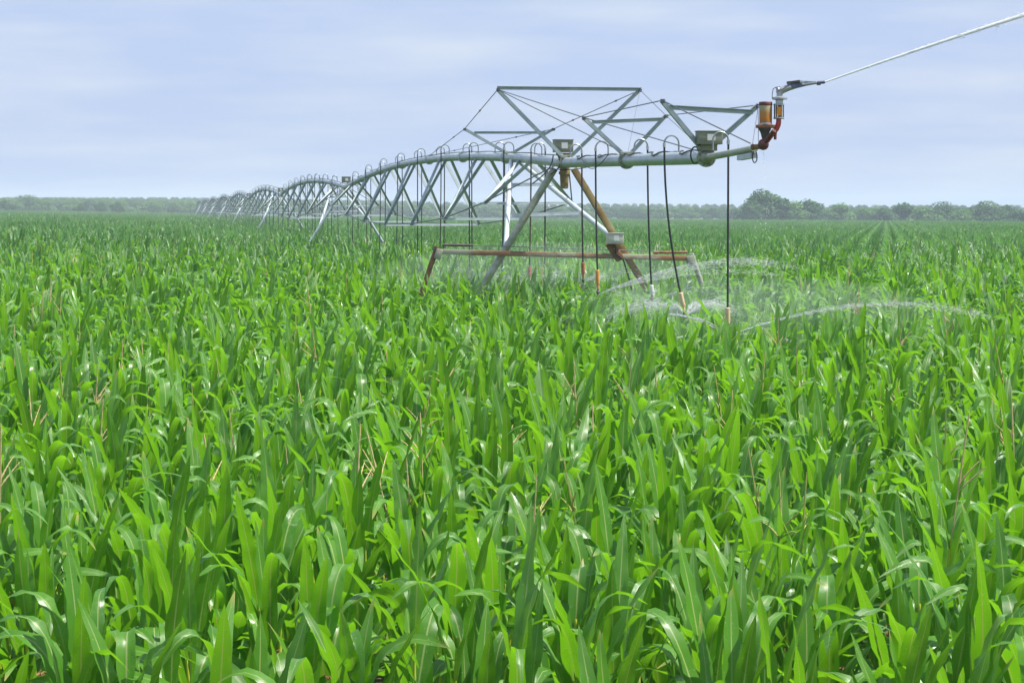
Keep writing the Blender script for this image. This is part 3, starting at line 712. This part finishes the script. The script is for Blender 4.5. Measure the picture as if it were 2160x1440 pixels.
def tube_geo(pts, rs, n):
    mb = MB().tube(pts, rs, n, cap=False)
    F = np.array(mb.f); V = np.array(mb.v)
    return V, F, np.zeros((len(V), 2))

def np_mesh(name, parts, mats, smooth=True):
    """parts: list of (V, F(quads), uv, material index)"""
    Vs, Fs, Us, Ms = [], [], [], []; off = 0
    for V, F, uv, mi in parts:
        Vs.append(V); Fs.append(F + off); Us.append(uv); Ms.append(np.full(len(F), mi)); off += len(V)
    V = np.concatenate(Vs).astype(np.float32); F = np.concatenate(Fs); uv = np.concatenate(Us); Mi = np.concatenate(Ms)
    me = bpy.data.meshes.new(name)
    me.vertices.add(len(V)); me.vertices.foreach_set('co', V.ravel())
    me.loops.add(F.size); me.loops.foreach_set('vertex_index', F.ravel().astype(np.int32))
    me.polygons.add(len(F)); me.polygons.foreach_set('loop_start', np.arange(0, F.size, 4, dtype=np.int32))
    me.polygons.foreach_set('material_index', Mi.astype(np.int32))
    if smooth: me.polygons.foreach_set('use_smooth', np.ones(len(F), dtype=bool))
    ul = me.uv_layers.new(name='UVMap'); ul.data.foreach_set('uv', uv[F.ravel()].astype(np.float32).ravel())
    for m in mats: me.materials.append(m)
    me.update(); me.validate()
    return me

def plant_parts(rng, tassel=None, nseg=13, nac=4, low=False, ears=False):
    """leaves, stalk and tassel of one plant as geometry"""
    H = rng.uniform(1.36, 1.54)
    nl = 9 if not low else 8
    az0 = 0.0
    lean = (rng.uniform(-0.05, 0.05), rng.uniform(-0.05, 0.05))
    axis = lambda z: (lean[0] * z * z * 0.5, lean[1] * z * z * 0.5, z)
    leaves = []
    for k in range(nl):
        f = k / (nl - 1)
        z = (0.30 if not low else 0.55) + (H - (0.30 if not low else 0.55)) * (f ** 0.9)
        az = az0 + math.pi * k + rng.gauss(0, 0.38)
        x, y, _ = axis(z)
        if f < 0.35:
            Ln, Wd = rng.uniform(0.55, 0.72), rng.uniform(0.07, 0.09)
            a0, a1, sb, sh = rng.uniform(0.5, 0.8), rng.uniform(1.9, 2.7), rng.uniform(0.35, 0.55), rng.uniform(5, 9)
        elif f < 0.78:
            Ln, Wd = rng.uniform(0.72, 0.94), rng.uniform(0.088, 0.116)
            if rng.random() < 0.68:
                a0, a1, sb, sh = rng.uniform(0.14, 0.36), rng.uniform(1.7, 2.9), rng.uniform(0.5, 0.76), rng.uniform(8, 22)
            else:
                a0, a1, sb, sh = rng.uniform(0.10, 0.26), rng.uniform(0.3, 0.8), rng.uniform(0.5, 0.8), 6
        else:
            Ln, Wd = rng.uniform(0.50, 0.70), rng.uniform(0.075, 0.1)
            if rng.random() < 0.42:
                a0, a1, sb, sh = rng.uniform(0.12, 0.3), rng.uniform(1.5, 2.7), rng.uniform(0.6, 0.8), rng.uniform(9, 20)
            else:
                a0, a1, sb, sh = rng.uniform(0.06, 0.24), rng.uniform(0.12, 0.5), rng.uniform(0.5, 0.8), 5
        rs = 0.015 * (1 - 0.5 * f)
        base = (x + math.cos(az) * rs, y + math.sin(az) * rs, z)
        leaves.append(leaf_geo(rng, base, az, Ln, Wd, a0, a1, sb, sh, rng.gauss(0, 0.55), rng.gauss(0, 0.3), rng.uniform(0.005, 0.016), nseg, nac))
    zs = []
    rr = []
    for k in range(12):
        z = H * k / 11 * 1.02; r = 0.0165 * (1 - 0.55 * k / 11)
        zs += [axis(z - 0.012), axis(z), axis(z + 0.012)] if k else [axis(-0.03), axis(0.02)]
        rr += [r, r * 1.22, r] if k else [r * 1.3, r]
    stalk = tube_geo(zs, rr, 7 if not low else 4)
    ear = None
    if ears and not low:
        z = rng.uniform(0.92, 1.05); x, y, _ = axis(z); a = rng.uniform(0, 6.28); dr = Vector((math.cos(a) * 0.3, math.sin(a) * 0.3, 1)).normalized()
        b0 = Vector((x, y, z)) + Vector((math.cos(a), math.sin(a), 0)) * 0.018
        em = MB().tube([b0 + dr * q for q in (0, 0.03, 0.08, 0.14, 0.19, 0.22)], [0.008, 0.018, 0.024, 0.022, 0.014, 0.006], 9)
        sm_ = MB(); tp_ = b0 + dr * 0.215
        for q in range(16):
            dv = (dr + Vector((rng.gauss(0, .7), rng.gauss(0, .7), rng.gauss(0, .3)))).normalized() * rng.uniform(0.03, 0.06)
            sm_.tube([tp_, tp_ + dv * 0.6, tp_ + dv + Vector((0, 0, -0.02))], 0.0016, 4)
        ear = (em, sm_)
    tas = None
    if tassel:
        top = Vector(axis(H)); mb = MB()
        hx = rng.uniform(0.5, 0.66)
        d0 = Vector((rng.gauss(0, 0.1), rng.gauss(0, 0.1), 1)).normalized()
        def spike(p, d, ln, r, droop, bare=0.1):
            pts, rs = [], []
            m = 14
            for k in range(m + 1):
                t = k / m
                q = p + d * ln * t + Vector((0, 0, -droop * t * t))
                pts.append(q); rs.append(r * (0.7 + (0.55 if k % 2 else 0.0)) * (1 - 0.6 * t) if t > bare else r * 0.45)
            mb.tube(pts, rs, 5)
        spike(top, d0, hx, 0.0095, 0, 0.4)
        for k in range(rng.randint(2, 5)):
            a = rng.uniform(0, 6.28); q = top + d0 * hx * rng.uniform(0.4, 0.55)
            dd = (d0 + Vector((math.cos(a), math.sin(a), 0)) * rng.uniform(0.45, 0.9)).normalized()
            spike(q, dd, rng.uniform(0.16, 0.24), 0.006, rng.uniform(0.0, 0.09))
        tas = mb
    return leaves, stalk, tas, ear

prng = random.Random(11)
VARS = []                                              # near variants: separate part meshes
NV = 22
for i in range(NV):
    tk = None
    if i in (18, 19, 20): tk = 'tassel_tan'
    if i == 21: tk = 'tassel_yellow'
    lv, st_, ts, er = plant_parts(prng, tk, ears=i in (2, 7, 12, 16, 19))
    VARS.append(dict(
        leaves=[np_mesh('leaf', [(*g, 0)], [M['leaf']]) for g in lv],
        stalk=np_mesh('stalk', [(*st_, 0)], [M['stalk']]),
        tassel=(ts.mesh('tassel', True) if ts else None), tmat=tk, ear=(er[0].mesh('ear', True), er[1].mesh('silk', True)) if er else None,
        joined=np_mesh('corn_joined', [(*g, 0) for g in lv] + [(*st_, 1)] + ([(np.array(ts.v), np.array([f for f in ts.f if len(f) == 4]), np.zeros((len(ts.v), 2)), 2)] if ts else []),
                       [M['leaf'], M['stalk'], M[tk] if tk else M['stalk']])))

ROW_A = math.atan((1868 - CX) / F_PX)
RD = np.array([math.sin(ROW_A), math.cos(ROW_A)]); RA = np.array([math.cos(ROW_A), -math.sin(ROW_A)])
ROW = 0.76; STEP = 0.178
rs = np.random.RandomState(3)
pts = []
Y0, Y1 = 10.3, 96.0
HALF = 1080 / F_PX
for i in range(-60, 90):
    nj = int(120 / STEP)
    al = np.arange(nj) * STEP + rs.uniform(0, STEP) + rs.normal(0, 0.03, nj)
    ac = i * ROW + 0.21 + rs.normal(0, 0.035, nj) + np.where(al < 34, rs.uniform(-0.27, 0.27, nj), 0) + 0.07 * np.sin(al / 6.0 + i * 2.3)
    xy = al[:, None] * RD + ac[:, None] * RA
    keep = (xy[:, 1] > Y0 + rs.uniform(0, 0.25, nj)) & (xy[:, 1] < Y1) & (np.abs(xy[:, 0]) < HALF * xy[:, 1] + 1.6 + 0.02 * xy[:, 1]) & (rs.uniform(0, 1, nj) > np.where(xy[:, 1] < 12.2, 0.15, 0.035))
    pts.append(xy[keep])
pts = np.concatenate(pts)
# wheel tracks of the machine stay free right at the wheels
order = np.argsort(pts[:, 1]); pts = pts[order]
inside = np.abs(pts[:, 0]) < HALF * pts[:, 1] + 0.12
near_idx = set(np.nonzero(inside)[0][:300].tolist())

# ------ near plants, one thing each
def corn_label(V, y, hz):
    if V['tmat'] == 'tassel_tan': return 'corn plant in the front rows topped by a tan branching tassel', 'front-row corn plants with tan tassels'
    if V['tmat']: return 'corn plant in the front rows topped by a yellow-green tassel', 'front-row corn plants with yellow tassels'
    if y < 11.7:
        if V['ear']: return 'corn plant at the very edge of the field with a silked ear on its stalk', 'edge corn plants with ears'
        return 'broad-leaved corn plant at the very edge of the field, stalk partly bare', 'edge corn plants without ears'
    if hz > 1.05: return 'tall tasselless corn plant in the front rows, leaf tips rising above its neighbours', 'tall front-row corn plants'
    if hz < 0.95: return 'short tasselless corn plant in the front rows, overtopped by its neighbours', 'short front-row corn plants'
    if V['ear']: return 'corn plant of middling height in the front rows bearing a silked ear', 'front-row corn plants with ears'
    return 'glossy green corn plant of middling height in the front rows, without tassel or ear', 'plain front-row corn plants'
def place_plant(x, y, vi, rz, sc, tx, ty):
    V = VARS[vi]
    lab, grp = corn_label(V, y, sc[1])
    r = thing('corn_plant', (x, y, ground_z(x, y)), lab, 'corn plant', grp, rz)
    r.rotation_euler = (tx, ty, rz); r.scale = (sc[0], sc[0], sc[1])
    obj('stalk', V['stalk'], None, r)
    for me in V['leaves']: obj('leaf', me, None, r)
    if V['ear']:
        e_ = obj('ear', V['ear'][0], M['husk'], r); obj('silk', V['ear'][1], M['silk'], e_)
    if V['tassel']: obj('tassel', V['tassel'], M[V['tmat']], r)
mid = []
for k, (x, y) in enumerate(pts):
    tall = rs.uniform(0, 1)
    hz = rs.normal(1.0, 0.05)
    sc = (rs.uniform(0.9, 1.1), hz)
    rz = (math.pi / 2 if rs.rand() < 0.5 else -math.pi / 2) + rs.normal(0, 0.9); tx, ty = rs.normal(0, 0.05), rs.normal(0, 0.05)
    q = rs.uniform(0, 1)
    # tassels show only here and there, mostly a little way into the field
    p_t = 0.0 if y < 13.5 else 0.075 if y < 27 else 0.015
    vi = rs.randint(18, 22) if q < p_t else rs.randint(0, 18)
    if k in near_idx: place_plant(x, y, vi, rz, sc, tx, ty)
    else: mid.append((x, y, ground_z(x, y), vi + (NV if rs.rand() < (y - 34) / 50 else 0), rz, tx, ty, sc[0], sc[1]))  # haze-tinted leaf gets likelier with distance

def scatter(name, rows, meshes, label, cat):
    """one object that instances the given meshes on points (geometry nodes)"""
    coll = bpy.data.collections.new(name + '_kinds')    # not linked to the scene
    for i, me in enumerate(meshes):
        coll.objects.link(bpy.data.objects.new('kind_%03d' % i, me))
    A = np.array(rows, dtype=np.float32)
    me = bpy.data.meshes.new(name)
    me.vertices.add(len(A)); me.vertices.foreach_set('co', A[:, :3].ravel())
    a = me.attributes.new('pick', 'INT', 'POINT'); a.data.foreach_set('value', A[:, 3].astype(np.int32))
    a = me.attributes.new('turn', 'FLOAT_VECTOR', 'POINT'); a.data.foreach_set('vector', np.stack([A[:, 5], A[:, 6], A[:, 4]], 1).astype(np.float32).ravel())
    a = me.attributes.new('size', 'FLOAT_VECTOR', 'POINT'); a.data.foreach_set('vector', np.stack([A[:, 7], A[:, 7], A[:, 8]], 1).astype(np.float32).ravel())
    me.update()
    ng = bpy.data.node_groups.new(name, 'GeometryNodeTree')
    ng.interface.new_socket('Geometry', in_out='INPUT', socket_type='NodeSocketGeometry')
    ng.interface.new_socket('Geometry', in_out='OUTPUT', socket_type='NodeSocketGeometry')
    N = ng.nodes.new; L = ng.links.new
    gi, go = N('NodeGroupInput'), N('NodeGroupOutput'); ip = N('GeometryNodeInstanceOnPoints'); ci = N('GeometryNodeCollectionInfo')
    ci.inputs['Collection'].default_value = coll; ci.inputs['Separate Children'].default_value = True; ci.inputs['Reset Children'].default_value = True
    def attr(nm, ty):
        q = N('GeometryNodeInputNamedAttribute'); q.data_type = ty; q.inputs['Name'].default_value = nm
        return [o for o in q.outputs if o.name == 'Attribute' and o.enabled][0]
    L(gi.outputs[0], ip.inputs['Points']); L(ci.outputs[0], ip.inputs['Instance']); ip.inputs['Pick Instance'].default_value = True
    L(attr('pick', 'INT'), ip.inputs['Instance Index'])
    e2 = N('FunctionNodeEulerToRotation'); L(attr('turn', 'FLOAT_VECTOR'), e2.inputs[0]); L(e2.outputs[0], ip.inputs['Rotation'])
    L(attr('size', 'FLOAT_VECTOR'), ip.inputs['Scale'])
    L(ip.outputs[0], go.inputs[0])
    o = obj(name, me)
    md = o.modifiers.new('scatter', 'NODES'); md.node_group = ng
    return tag(o, label, cat, kind='stuff')
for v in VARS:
    b_ = v['joined'].copy(); b_.materials[0] = M['leaf_hazed']; v['hazed'] = b_  # same plants with distance haze painted into the leaf colour
scatter('corn_crop', mid, [v['joined'] for v in VARS] + [v['hazed'] for v in VARS], 'green corn crop filling the field behind the front rows', 'corn')

# ------ far crop: blocks of four rows
frng = random.Random(23)
BL_, BW = 3.1, ROW * 4
blocks = []
for b in range(5):
    parts = []
    for i in range(4):
        for j in range(18):
            lv, st_, _, _ = plant_parts(frng, None, 6, 2, True)
            ox, oy = (i - 1.5) * ROW + frng.gauss(0, 0.07), (j - 8.5) * STEP + frng.gauss(0, 0.03)
            k = frng.gauss(1.0, 0.05)
            for g in lv: parts.append((g[0] * np.array([1, 1, k]) + np.array([ox, oy, 0]), g[1], g[2], 0))
            parts.append((st_[0] + np.array([ox, oy, 0]), st_[1], st_[2], 1))
    blocks.append(np_mesh('corn_block', parts, [M['leaf_hazed'], M['stalk']]))  # far blocks all carry the painted-in haze tint
far = []
def field_end(x): return 565 + 20 * math.sin(x * 0.02) - 0.15 * x
i0 = int(150 / BW)
for i in range(-i0 - 10, i0 + 10):
    for j in range(int(80 / BL_), int(640 / BL_)):
        c = RA * (i * BW + 0.21 + 1.5 * ROW) + RD * (j * BL_)
        x, y = c
        if y < Y1 + 0.2 or y > field_end(x) or abs(x) > HALF * y * 1.04 + 4: continue
        far.append((x, y, ground_z(x, y), rs.randint(0, 5), -ROW_A + (math.pi if rs.rand() < 0.5 else 0), 0, 0, 1.0, rs.normal(1.0, 0.02)))
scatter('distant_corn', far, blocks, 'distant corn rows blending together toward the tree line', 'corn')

# ------------------------------------------------------------------ trees
trng = random.Random(77)
def crown_geo(rng, w, h, n, size, z0, lobes):
    """leaf clumps spread through several overlapping lobes of a crown"""
    nr = np.random.RandomState(rng.randint(0, 99999))
    V, F = [], []; c = []
    for k in range(lobes):
        a = nr.uniform(0, 2 * np.pi); r = nr.uniform(0, 0.40) * w; zz = nr.uniform(0.15, 0.88)
        c.append((math.cos(a) * r, math.sin(a) * r, z0 + h * zz * (1 - 0.85 * (r / (0.5 * w)) ** 1.5), w * nr.uniform(0.10, 0.20) * (1.15 - r / w)))
    c.append((0, 0, z0 + h * 0.42, w * 0.28)); c.append((0.05 * w, 0, z0 + h * 0.72, w * 0.16))
    k = nr.randint(0, len(c), n); C = np.array(c)[k]
    d = nr.normal(0, 1, (n, 3)); d /= np.linalg.norm(d, axis=1)[:, None]
    rad = C[:, 3] * nr.uniform(0.55, 1.06, n) ** 0.5
    p = C[:, :3] + d * rad[:, None] * np.array([1, 1, 0.85])
    p[:, 2] = np.maximum(p[:, 2], z0 * 0.55 + nr.uniform(0, 0.5, n))
    nn = d + nr.normal(0, 0.55, (n, 3)) + np.array([0, 0, 0.25]); nn /= np.linalg.norm(nn, axis=1)[:, None]
    t = np.cross(nn, nr.normal(0, 1, (n, 3))); t /= np.linalg.norm(t, axis=1)[:, None]; b = np.cross(nn, t)
    s = (size * nr.uniform(0.6, 1.4, n))[:, None]
    q = np.stack([p - t * s, p - b * s * 0.6 + nn * s * 0.15, p + t * s, p + b * s * 0.6 + nn * s * 0.15], 1).reshape(-1, 3)
    Fq = np.arange(4 * n).reshape(n, 4)
    return q, Fq, np.full((4 * n, 2), 0.25), c
def tree_meshes(rng, w, h, n, size, leaf):
    z0 = h * 0.18
    q, Fq, uv, c = crown_geo(rng, w, h - z0, n, size, z0, 22)
    cr = np_mesh('crown', [(q, Fq, uv, 0)], [M[leaf]], False)
    mb = MB()
    mb.tube([(0, 0, -0.3), (0.05, 0, h * 0.15), (0.1, 0.05, h * 0.35), (0.05, 0, h * 0.6)], [0.05 * w * 0.6, 0.035 * w * .7, 0.028 * w * .7, 0.01 * w], 8)
    for k in range(0, len(c) - 1, 2):
        mb.tube([(0.08, 0.03, h * rng.uniform(0.2, 0.35)), (c[k][0] * 0.5, c[k][1] * 0.5, c[k][2] * 0.75), (c[k][0], c[k][1], c[k][2])], [0.018 * w, 0.012 * w, 0.004 * w], 6)
    return cr, mb.mesh('trunk', True)
KINDS = {}
for nm, w, h, n, size, leaf in (('bush', 9.5, 8.0, 5200, 0.24, 'tree_leaf'), ('round', 7.5, 7.2, 3600, 0.25, 'tree_leaf'), ('round2', 8.2, 6.6, 3600, 0.26, 'tree_leaf'),
                                ('pale', 8.0, 6.8, 3600, 0.26, 'tree_leaf_pale'), ('pale2', 9.0, 6.2, 3600, 0.26, 'tree_leaf_pale'), ('oak', 12.0, 7.6, 4600, 0.28, 'tree_leaf')):
    cr_, tr_ = tree_meshes(trng, w, h, n, size, leaf)
    co_ = np.array([v.co for v in cr_.vertices])
    KINDS[nm] = (2 * np.percentile(np.abs(co_[:, 0]), 97), np.percentile(co_[:, 2], 99.3), cr_, tr_)
def tree(px, d, kind, wpx, top, label, group=None):
    """a tree seen at column px, d metres away, wpx photo pixels wide, top at photo row top"""
    w, h, cr, tr = KINDS[kind]
    p = at(px, 452, d); z = ground_z(p.x, p.y)
    hh = at(px, top, d).z - z
    t = thing('tree', (p.x, p.y, z), label, 'tree', group, trng.uniform(0, 6.28))
    sx = wpx * d / F_PX / w
    t.scale = (sx, sx, hh / h / 1.0)
    obj('trunk', tr, M['bark'], t); obj('crown', cr, None, t)
tree(1612, 575, 'bush', 108, 404, 'tall dark bushy tree standing highest at the field edge')
tree(1578, 570, 'round2', 60, 432, 'low dark shrub huddled against the tall bushy tree, nearer the drop hoses')
tree(1672, 590, 'pale', 70, 428, 'pale green shrubby tree leaning on the tall dark bushy tree')
tree(1707, 600, 'round', 82, 424, 'dark round tree between the tall bushy tree and the gap in the tree line')
G1 = 'trees of the dense row beyond the field'
TRL = ['pale green round-topped tree in the dense row beyond the field', 'darker green round-topped tree in the dense row beyond the field', 'broad spreading dark tree in the dense row beyond the field']
for px, d, kd, wpx, top in ((1776, 640, 'pale', 66, 432), (1825, 660, 'pale2', 70, 440), (1862, 640, 'round2', 60, 441), (1905, 650, 'round', 66, 430), (1948, 640, 'pale', 72, 438), (1990, 660, 'oak', 80, 428),
                            (2028, 640, 'pale2', 70, 444), (2078, 650, 'oak', 92, 427), (2122, 670, 'round2', 60, 434), (2150, 640, 'round', 64, 445), (2196, 650, 'oak', 90, 430), (2250, 650, 'pale', 80, 434), (1745, 700, 'pale2', 60, 442)):
    tree(px, d, kd, wpx, top, TRL[0 if kd.startswith('pale') else 2 if kd == 'oak' else 1], G1 + (' pale' if kd.startswith('pale') else ' broad' if kd == 'oak' else ' dark'))
tree(172, 585, 'bush', 34, 430, 'small dark tree standing alone at the field edge, first of three')
tree(212, 600, 'bush', 30, 428, 'middle one of three small trees at the field edge, with pointed top')
tree(246, 585, 'bush', 32, 427, 'small dark tree at the field edge nearest the irrigation line')
tree(58, 760, 'oak', 74, 413, 'broad domed tree rising above the hazy wood')
tree(10, 620, 'round2', 50, 424, 'dark tree at the end of the hazy wood')

wood = []
def wood_row(d, n, x0, x1, top, jitter, kinds, wide=(1.15, 1.7)):
    for k in range(n):
        px = x0 + (x1 - x0) * (k + trng.uniform(-0.3, 0.3)) / n
        dd = d + trng.uniform(-25, 25)
        p = at(px, 452, dd); z = ground_z(p.x, p.y)
        tp = (top(px) if callable(top) else top) + trng.uniform(-jitter, jitter)
        hh = max(4.0, at(px, tp, dd).z - z)
        kd = trng.choice(kinds); nm = WK.index(kd); w, h = KINDS[kd][:2]
        sx = hh / h * trng.uniform(*wide)
        wood.append((p.x, p.y, z, nm, trng.uniform(0, 6.28), 0, 0, sx, hh / h))
WK = ['round', 'round2', 'pale', 'pale2', 'oak']
wood_row(720, 30, -120, 640, lambda x: 439 + 3 * math.sin(x * 0.021), 4, ['pale', 'pale2', 'pale', 'round2'], (1.0, 1.7))
wood_row(900, 64, -160, 900, lambda x: 435 + 3 * math.sin(x * 0.02 + 1), 4.5, ['pale', 'round', 'pale2', 'oak'])
wood_row(1250, 90, -200, 900, lambda x: 427 + 3 * math.sin(x * 0.012 + 2), 4, ['round', 'oak', 'round2'])
wood_row(800, 60, 640, 1600, lambda x: 443 + 2 * math.sin(x * 0.02), 3, ['round', 'pale', 'oak', 'round2'])
wood_row(1200, 90, 600, 2300, lambda x: 440 + 3 * math.sin(x * 0.012), 2, ['round', 'oak', 'round2'])
wood_row(760, 52, 1640, 2300, lambda x: 443 + 3 * math.sin(x * 0.03), 3, ['round', 'pale', 'oak', 'round2'])
scatter('forest', wood, [np_mesh('wood_tree', [(np.array([v.co for v in KINDS[k][2].vertices]), np.array([p.vertices[:] for p in KINDS[k][2].polygons]), np.full((len(KINDS[k][2].vertices), 2), 0.25), 0)], [KINDS[k][2].materials[0]], False) for k in WK],
        'low hazy wood closing the horizon behind the field', 'wood')

# ------------------------------------------------------------------ water
wr = np.random.RandomState(9)
def spray(name, label, jets, group=None):
    """drops and short filaments thrown along ballistic paths; jets: (origin, velocity, spread, t_max, count, size, length)"""
    Vs, Fs = [], []; off = 0
    for org, vel, spread, tmax, n, size, ln, tp in jets:
        v = np.array(vel)[None, :] + wr.normal(0, 1, (n, 3)) * np.linalg.norm(vel) * spread
        t = (wr.uniform(0, 1, n) ** tp * tmax)[:, None]
        drag = 1 / (1 + 0.25 * t)
        p = np.array(org)[None, :] + v * t * drag + np.array([0, 0, -4.9]) * t * t
        d = v * drag + np.array([0, 0, -9.8]) * t; d /= np.linalg.norm(d, axis=1)[:, None]
        a = np.cross(d, [0.3, 0.2, 0.9]); a /= np.linalg.norm(a, axis=1)[:, None]; b = np.cross(d, a)
        s = (size * np.exp(wr.normal(0, 0.35, n)))[:, None]; l_ = (ln * wr.uniform(0.4, 1.5, n))[:, None]
        q = np.stack([p - d * l_, p + a * s, p + b * s, p - a * s, p - b * s, p + d * l_ * 0.6], 1).reshape(-1, 3)
        i = np.arange(n)[:, None, None] * 6 + off
        f = np.array([[0, 2, 1], [0, 3, 2], [0, 4, 3], [0, 1, 4], [5, 1, 2], [5, 2, 3], [5, 3, 4], [5, 4, 1]])[None]
        Vs.append(q); Fs.append((i + f).reshape(-1, 3)); off += 6 * n
    V = np.concatenate(Vs); F = np.concatenate(Fs)
    me = bpy.data.meshes.new(name); me.from_pydata(V.tolist(), [], F.tolist()); me.update()
    me.polygons.foreach_set('use_smooth', [True] * len(me.polygons))
    return tag(obj(name, me, M['water']), label, 'water', group, 'stuff')
def wpos(l): return Vector((T1.x, T1.y, 0)) + P * l.x + U * l.y + Vector((0, 0, l.z))
# the jet of the gun, out to the right and a little towards the camera
jd = Vector((1.0, -0.10, 0.0)).normalized(); e = math.radians(19.5); sp = 24.0
jv = jd * sp * math.cos(e) + Vector((0, 0, sp * math.sin(e)))
core = MB()
pp, rr_ = [], []
for k in range(40):
    t = 0.9 * (k / 39) ** 1.2; q = MUZZLE + jv * t + Vector((0, 0, -4.9 * t * t)); pp.append(q); rr_.append(0.010 + min(0.05, 0.13 * t))
core.tube(pp, rr_, 8)
tag(core.build('water_jet', M['water'], None, True), 'solid white water jet leaving the gun barrel in a long arc', 'water', None, 'stuff')
spray('gun_spray', 'fine drops breaking away around the gun jet', [(MUZZLE, jv, 0.005, 0.9, 3500, 0.0018, 0.05, 0.8), (MUZZLE, jv * 0.97, 0.012, 0.9, 2500, 0.0016, 0.03, 0.8), (MUZZLE, jv, 0.012, 2.2, 6000, 0.0025, 0.03, 0.8)])
spray('dripping_water', 'thin drips falling from the pump at the boom tip', [(pb + Vector((0.0, 0, 0.01)), (0.05, 0, -0.3), 0.3, 0.7, 140, 0.0025, 0.012, 0.8)])
SP_LAB = 'fan of spray thrown by the drop nozzle with '
def fan(key, lab, dirs, speed, n, size=0.0008, ln=0.035, spread=0.05, tmax=0.5, mist=0):
    o = wpos(NOZ[key]); js = []
    for ang, el, k in dirs:
        a = math.radians(ang); el = math.radians(el)
        v = Vector((math.cos(a) * math.cos(el), math.sin(a) * math.cos(el), math.sin(el))) * speed * k
        js.append((o, v, spread, tmax * k, int(n * 2.6), size, ln, 1.1))
    if mist:
        js.append((o + Vector((0.0, 0.3, 0.05)), (0.2, 0.1, 1.2), 2.2, 0.45, mist, 0.001, 0.005, 0.6))
    spray('nozzle_spray', SP_LAB + lab, js)
fan('f', 'the plain tan weight on the straight hose', [(3, 20, 1.0), (2, 19, 1.03), (167, 33, 0.5), (150, 38, 0.4), (-4, 8, 0.5), (184, 5, 0.6)], 8.6, 330, spread=0.009, tmax=0.42, mist=350)
fan('e', 'the tilted tan weight on the curved hose', [(170, 40, 0.6), (10, 45, 0.55), (-8, 38, 0.6), (172, 30, 0.7), (60, 48, .5), (120, 46, .5), (176, 22, 0.8)], 5.0, 300, spread=0.07, tmax=0.55, mist=500)
fan('c', 'the orange weight near the drive box', [(6, 21, 1.0), (4, 19, 1.05), (8, 17, 1.0), (5, 23, 0.95)], 9.2, 420, spread=0.011, tmax=0.34, mist=300)
fan('d', 'the pale weight', [(8, 22, 0.9), (176, 20, 0.8), (80, 40, .5)], 5.5, 150, spread=0.07, tmax=0.4, mist=500)
fan('b', 'the red weight near the drive box', [(5, 24, 0.9), (178, 22, 0.9), (-30, 34, .5)], 5.0, 150, spread=0.1, tmax=0.4, mist=900)
fan('a', 'the red weight on the brown hose', [(5, 24, 0.9), (175, 26, 0.9), (190, 22, 1.0)], 5.0, 250, spread=0.1, tmax=0.4, mist=1200)

# ------------------------------------------------------------------ fine mist hanging where the line waters the crop
def mist(c, r, dens, label, rz=0.0):
    m, N, L = new_mat('mist_air'); o = N('ShaderNodeOutputMaterial'); pv = N('ShaderNodeVolumePrincipled')
    pv.inputs['Color'].default_value = (0.88, 0.95, 1.0, 1); pv.inputs['Density'].default_value = dens
    L(pv.outputs['Volume'], o.inputs['Volume'])
    vs = [(0, 0, r[2])]; n, k = 24, 11
    for i in range(1, k):
        a = math.pi * i / k
        vs += [(r[0] * math.sin(a) * math.cos(2 * math.pi * j / n), r[1] * math.sin(a) * math.sin(2 * math.pi * j / n), r[2] * math.cos(a)) for j in range(n)]
    vs.append((0, 0, -r[2])); fs = [(0, 1 + j, 1 + (j + 1) % n) for j in range(n)]
    for i in range(k - 2):
        fs += [(1 + i * n + j, 1 + (i + 1) * n + j, 1 + (i + 1) * n + (j + 1) % n, 1 + i * n + (j + 1) % n) for j in range(n)]
    e = len(vs) - 1; fs += [(e, e - n + (j + 1) % n, e - n + j) for j in range(n)]
    ob = MB().add(vs, fs).build('mist', m, None, True); ob.location = c; ob.rotation_euler = (0, 0, rz)
    tag(ob, label, 'mist', kind='stuff')
c = T1 + U * 195
mist((c.x, c.y, 1.6), (50, 172, 3.4), 0.0003, 'thin veil of spray hanging along the whole irrigation line', RZ)
c = at(1150, 580, 44.5)
mist((c.x, c.y, 1.75), (3.2, 3.0, 0.75), 0.03, 'patch of spray mist under the rusty tower')
c = at(1600, 600, 34.0)
mist((c.x, c.y, 1.55), (2.6, 3.5, 0.6), 0.024, 'patch of spray mist behind the straight drop hose')
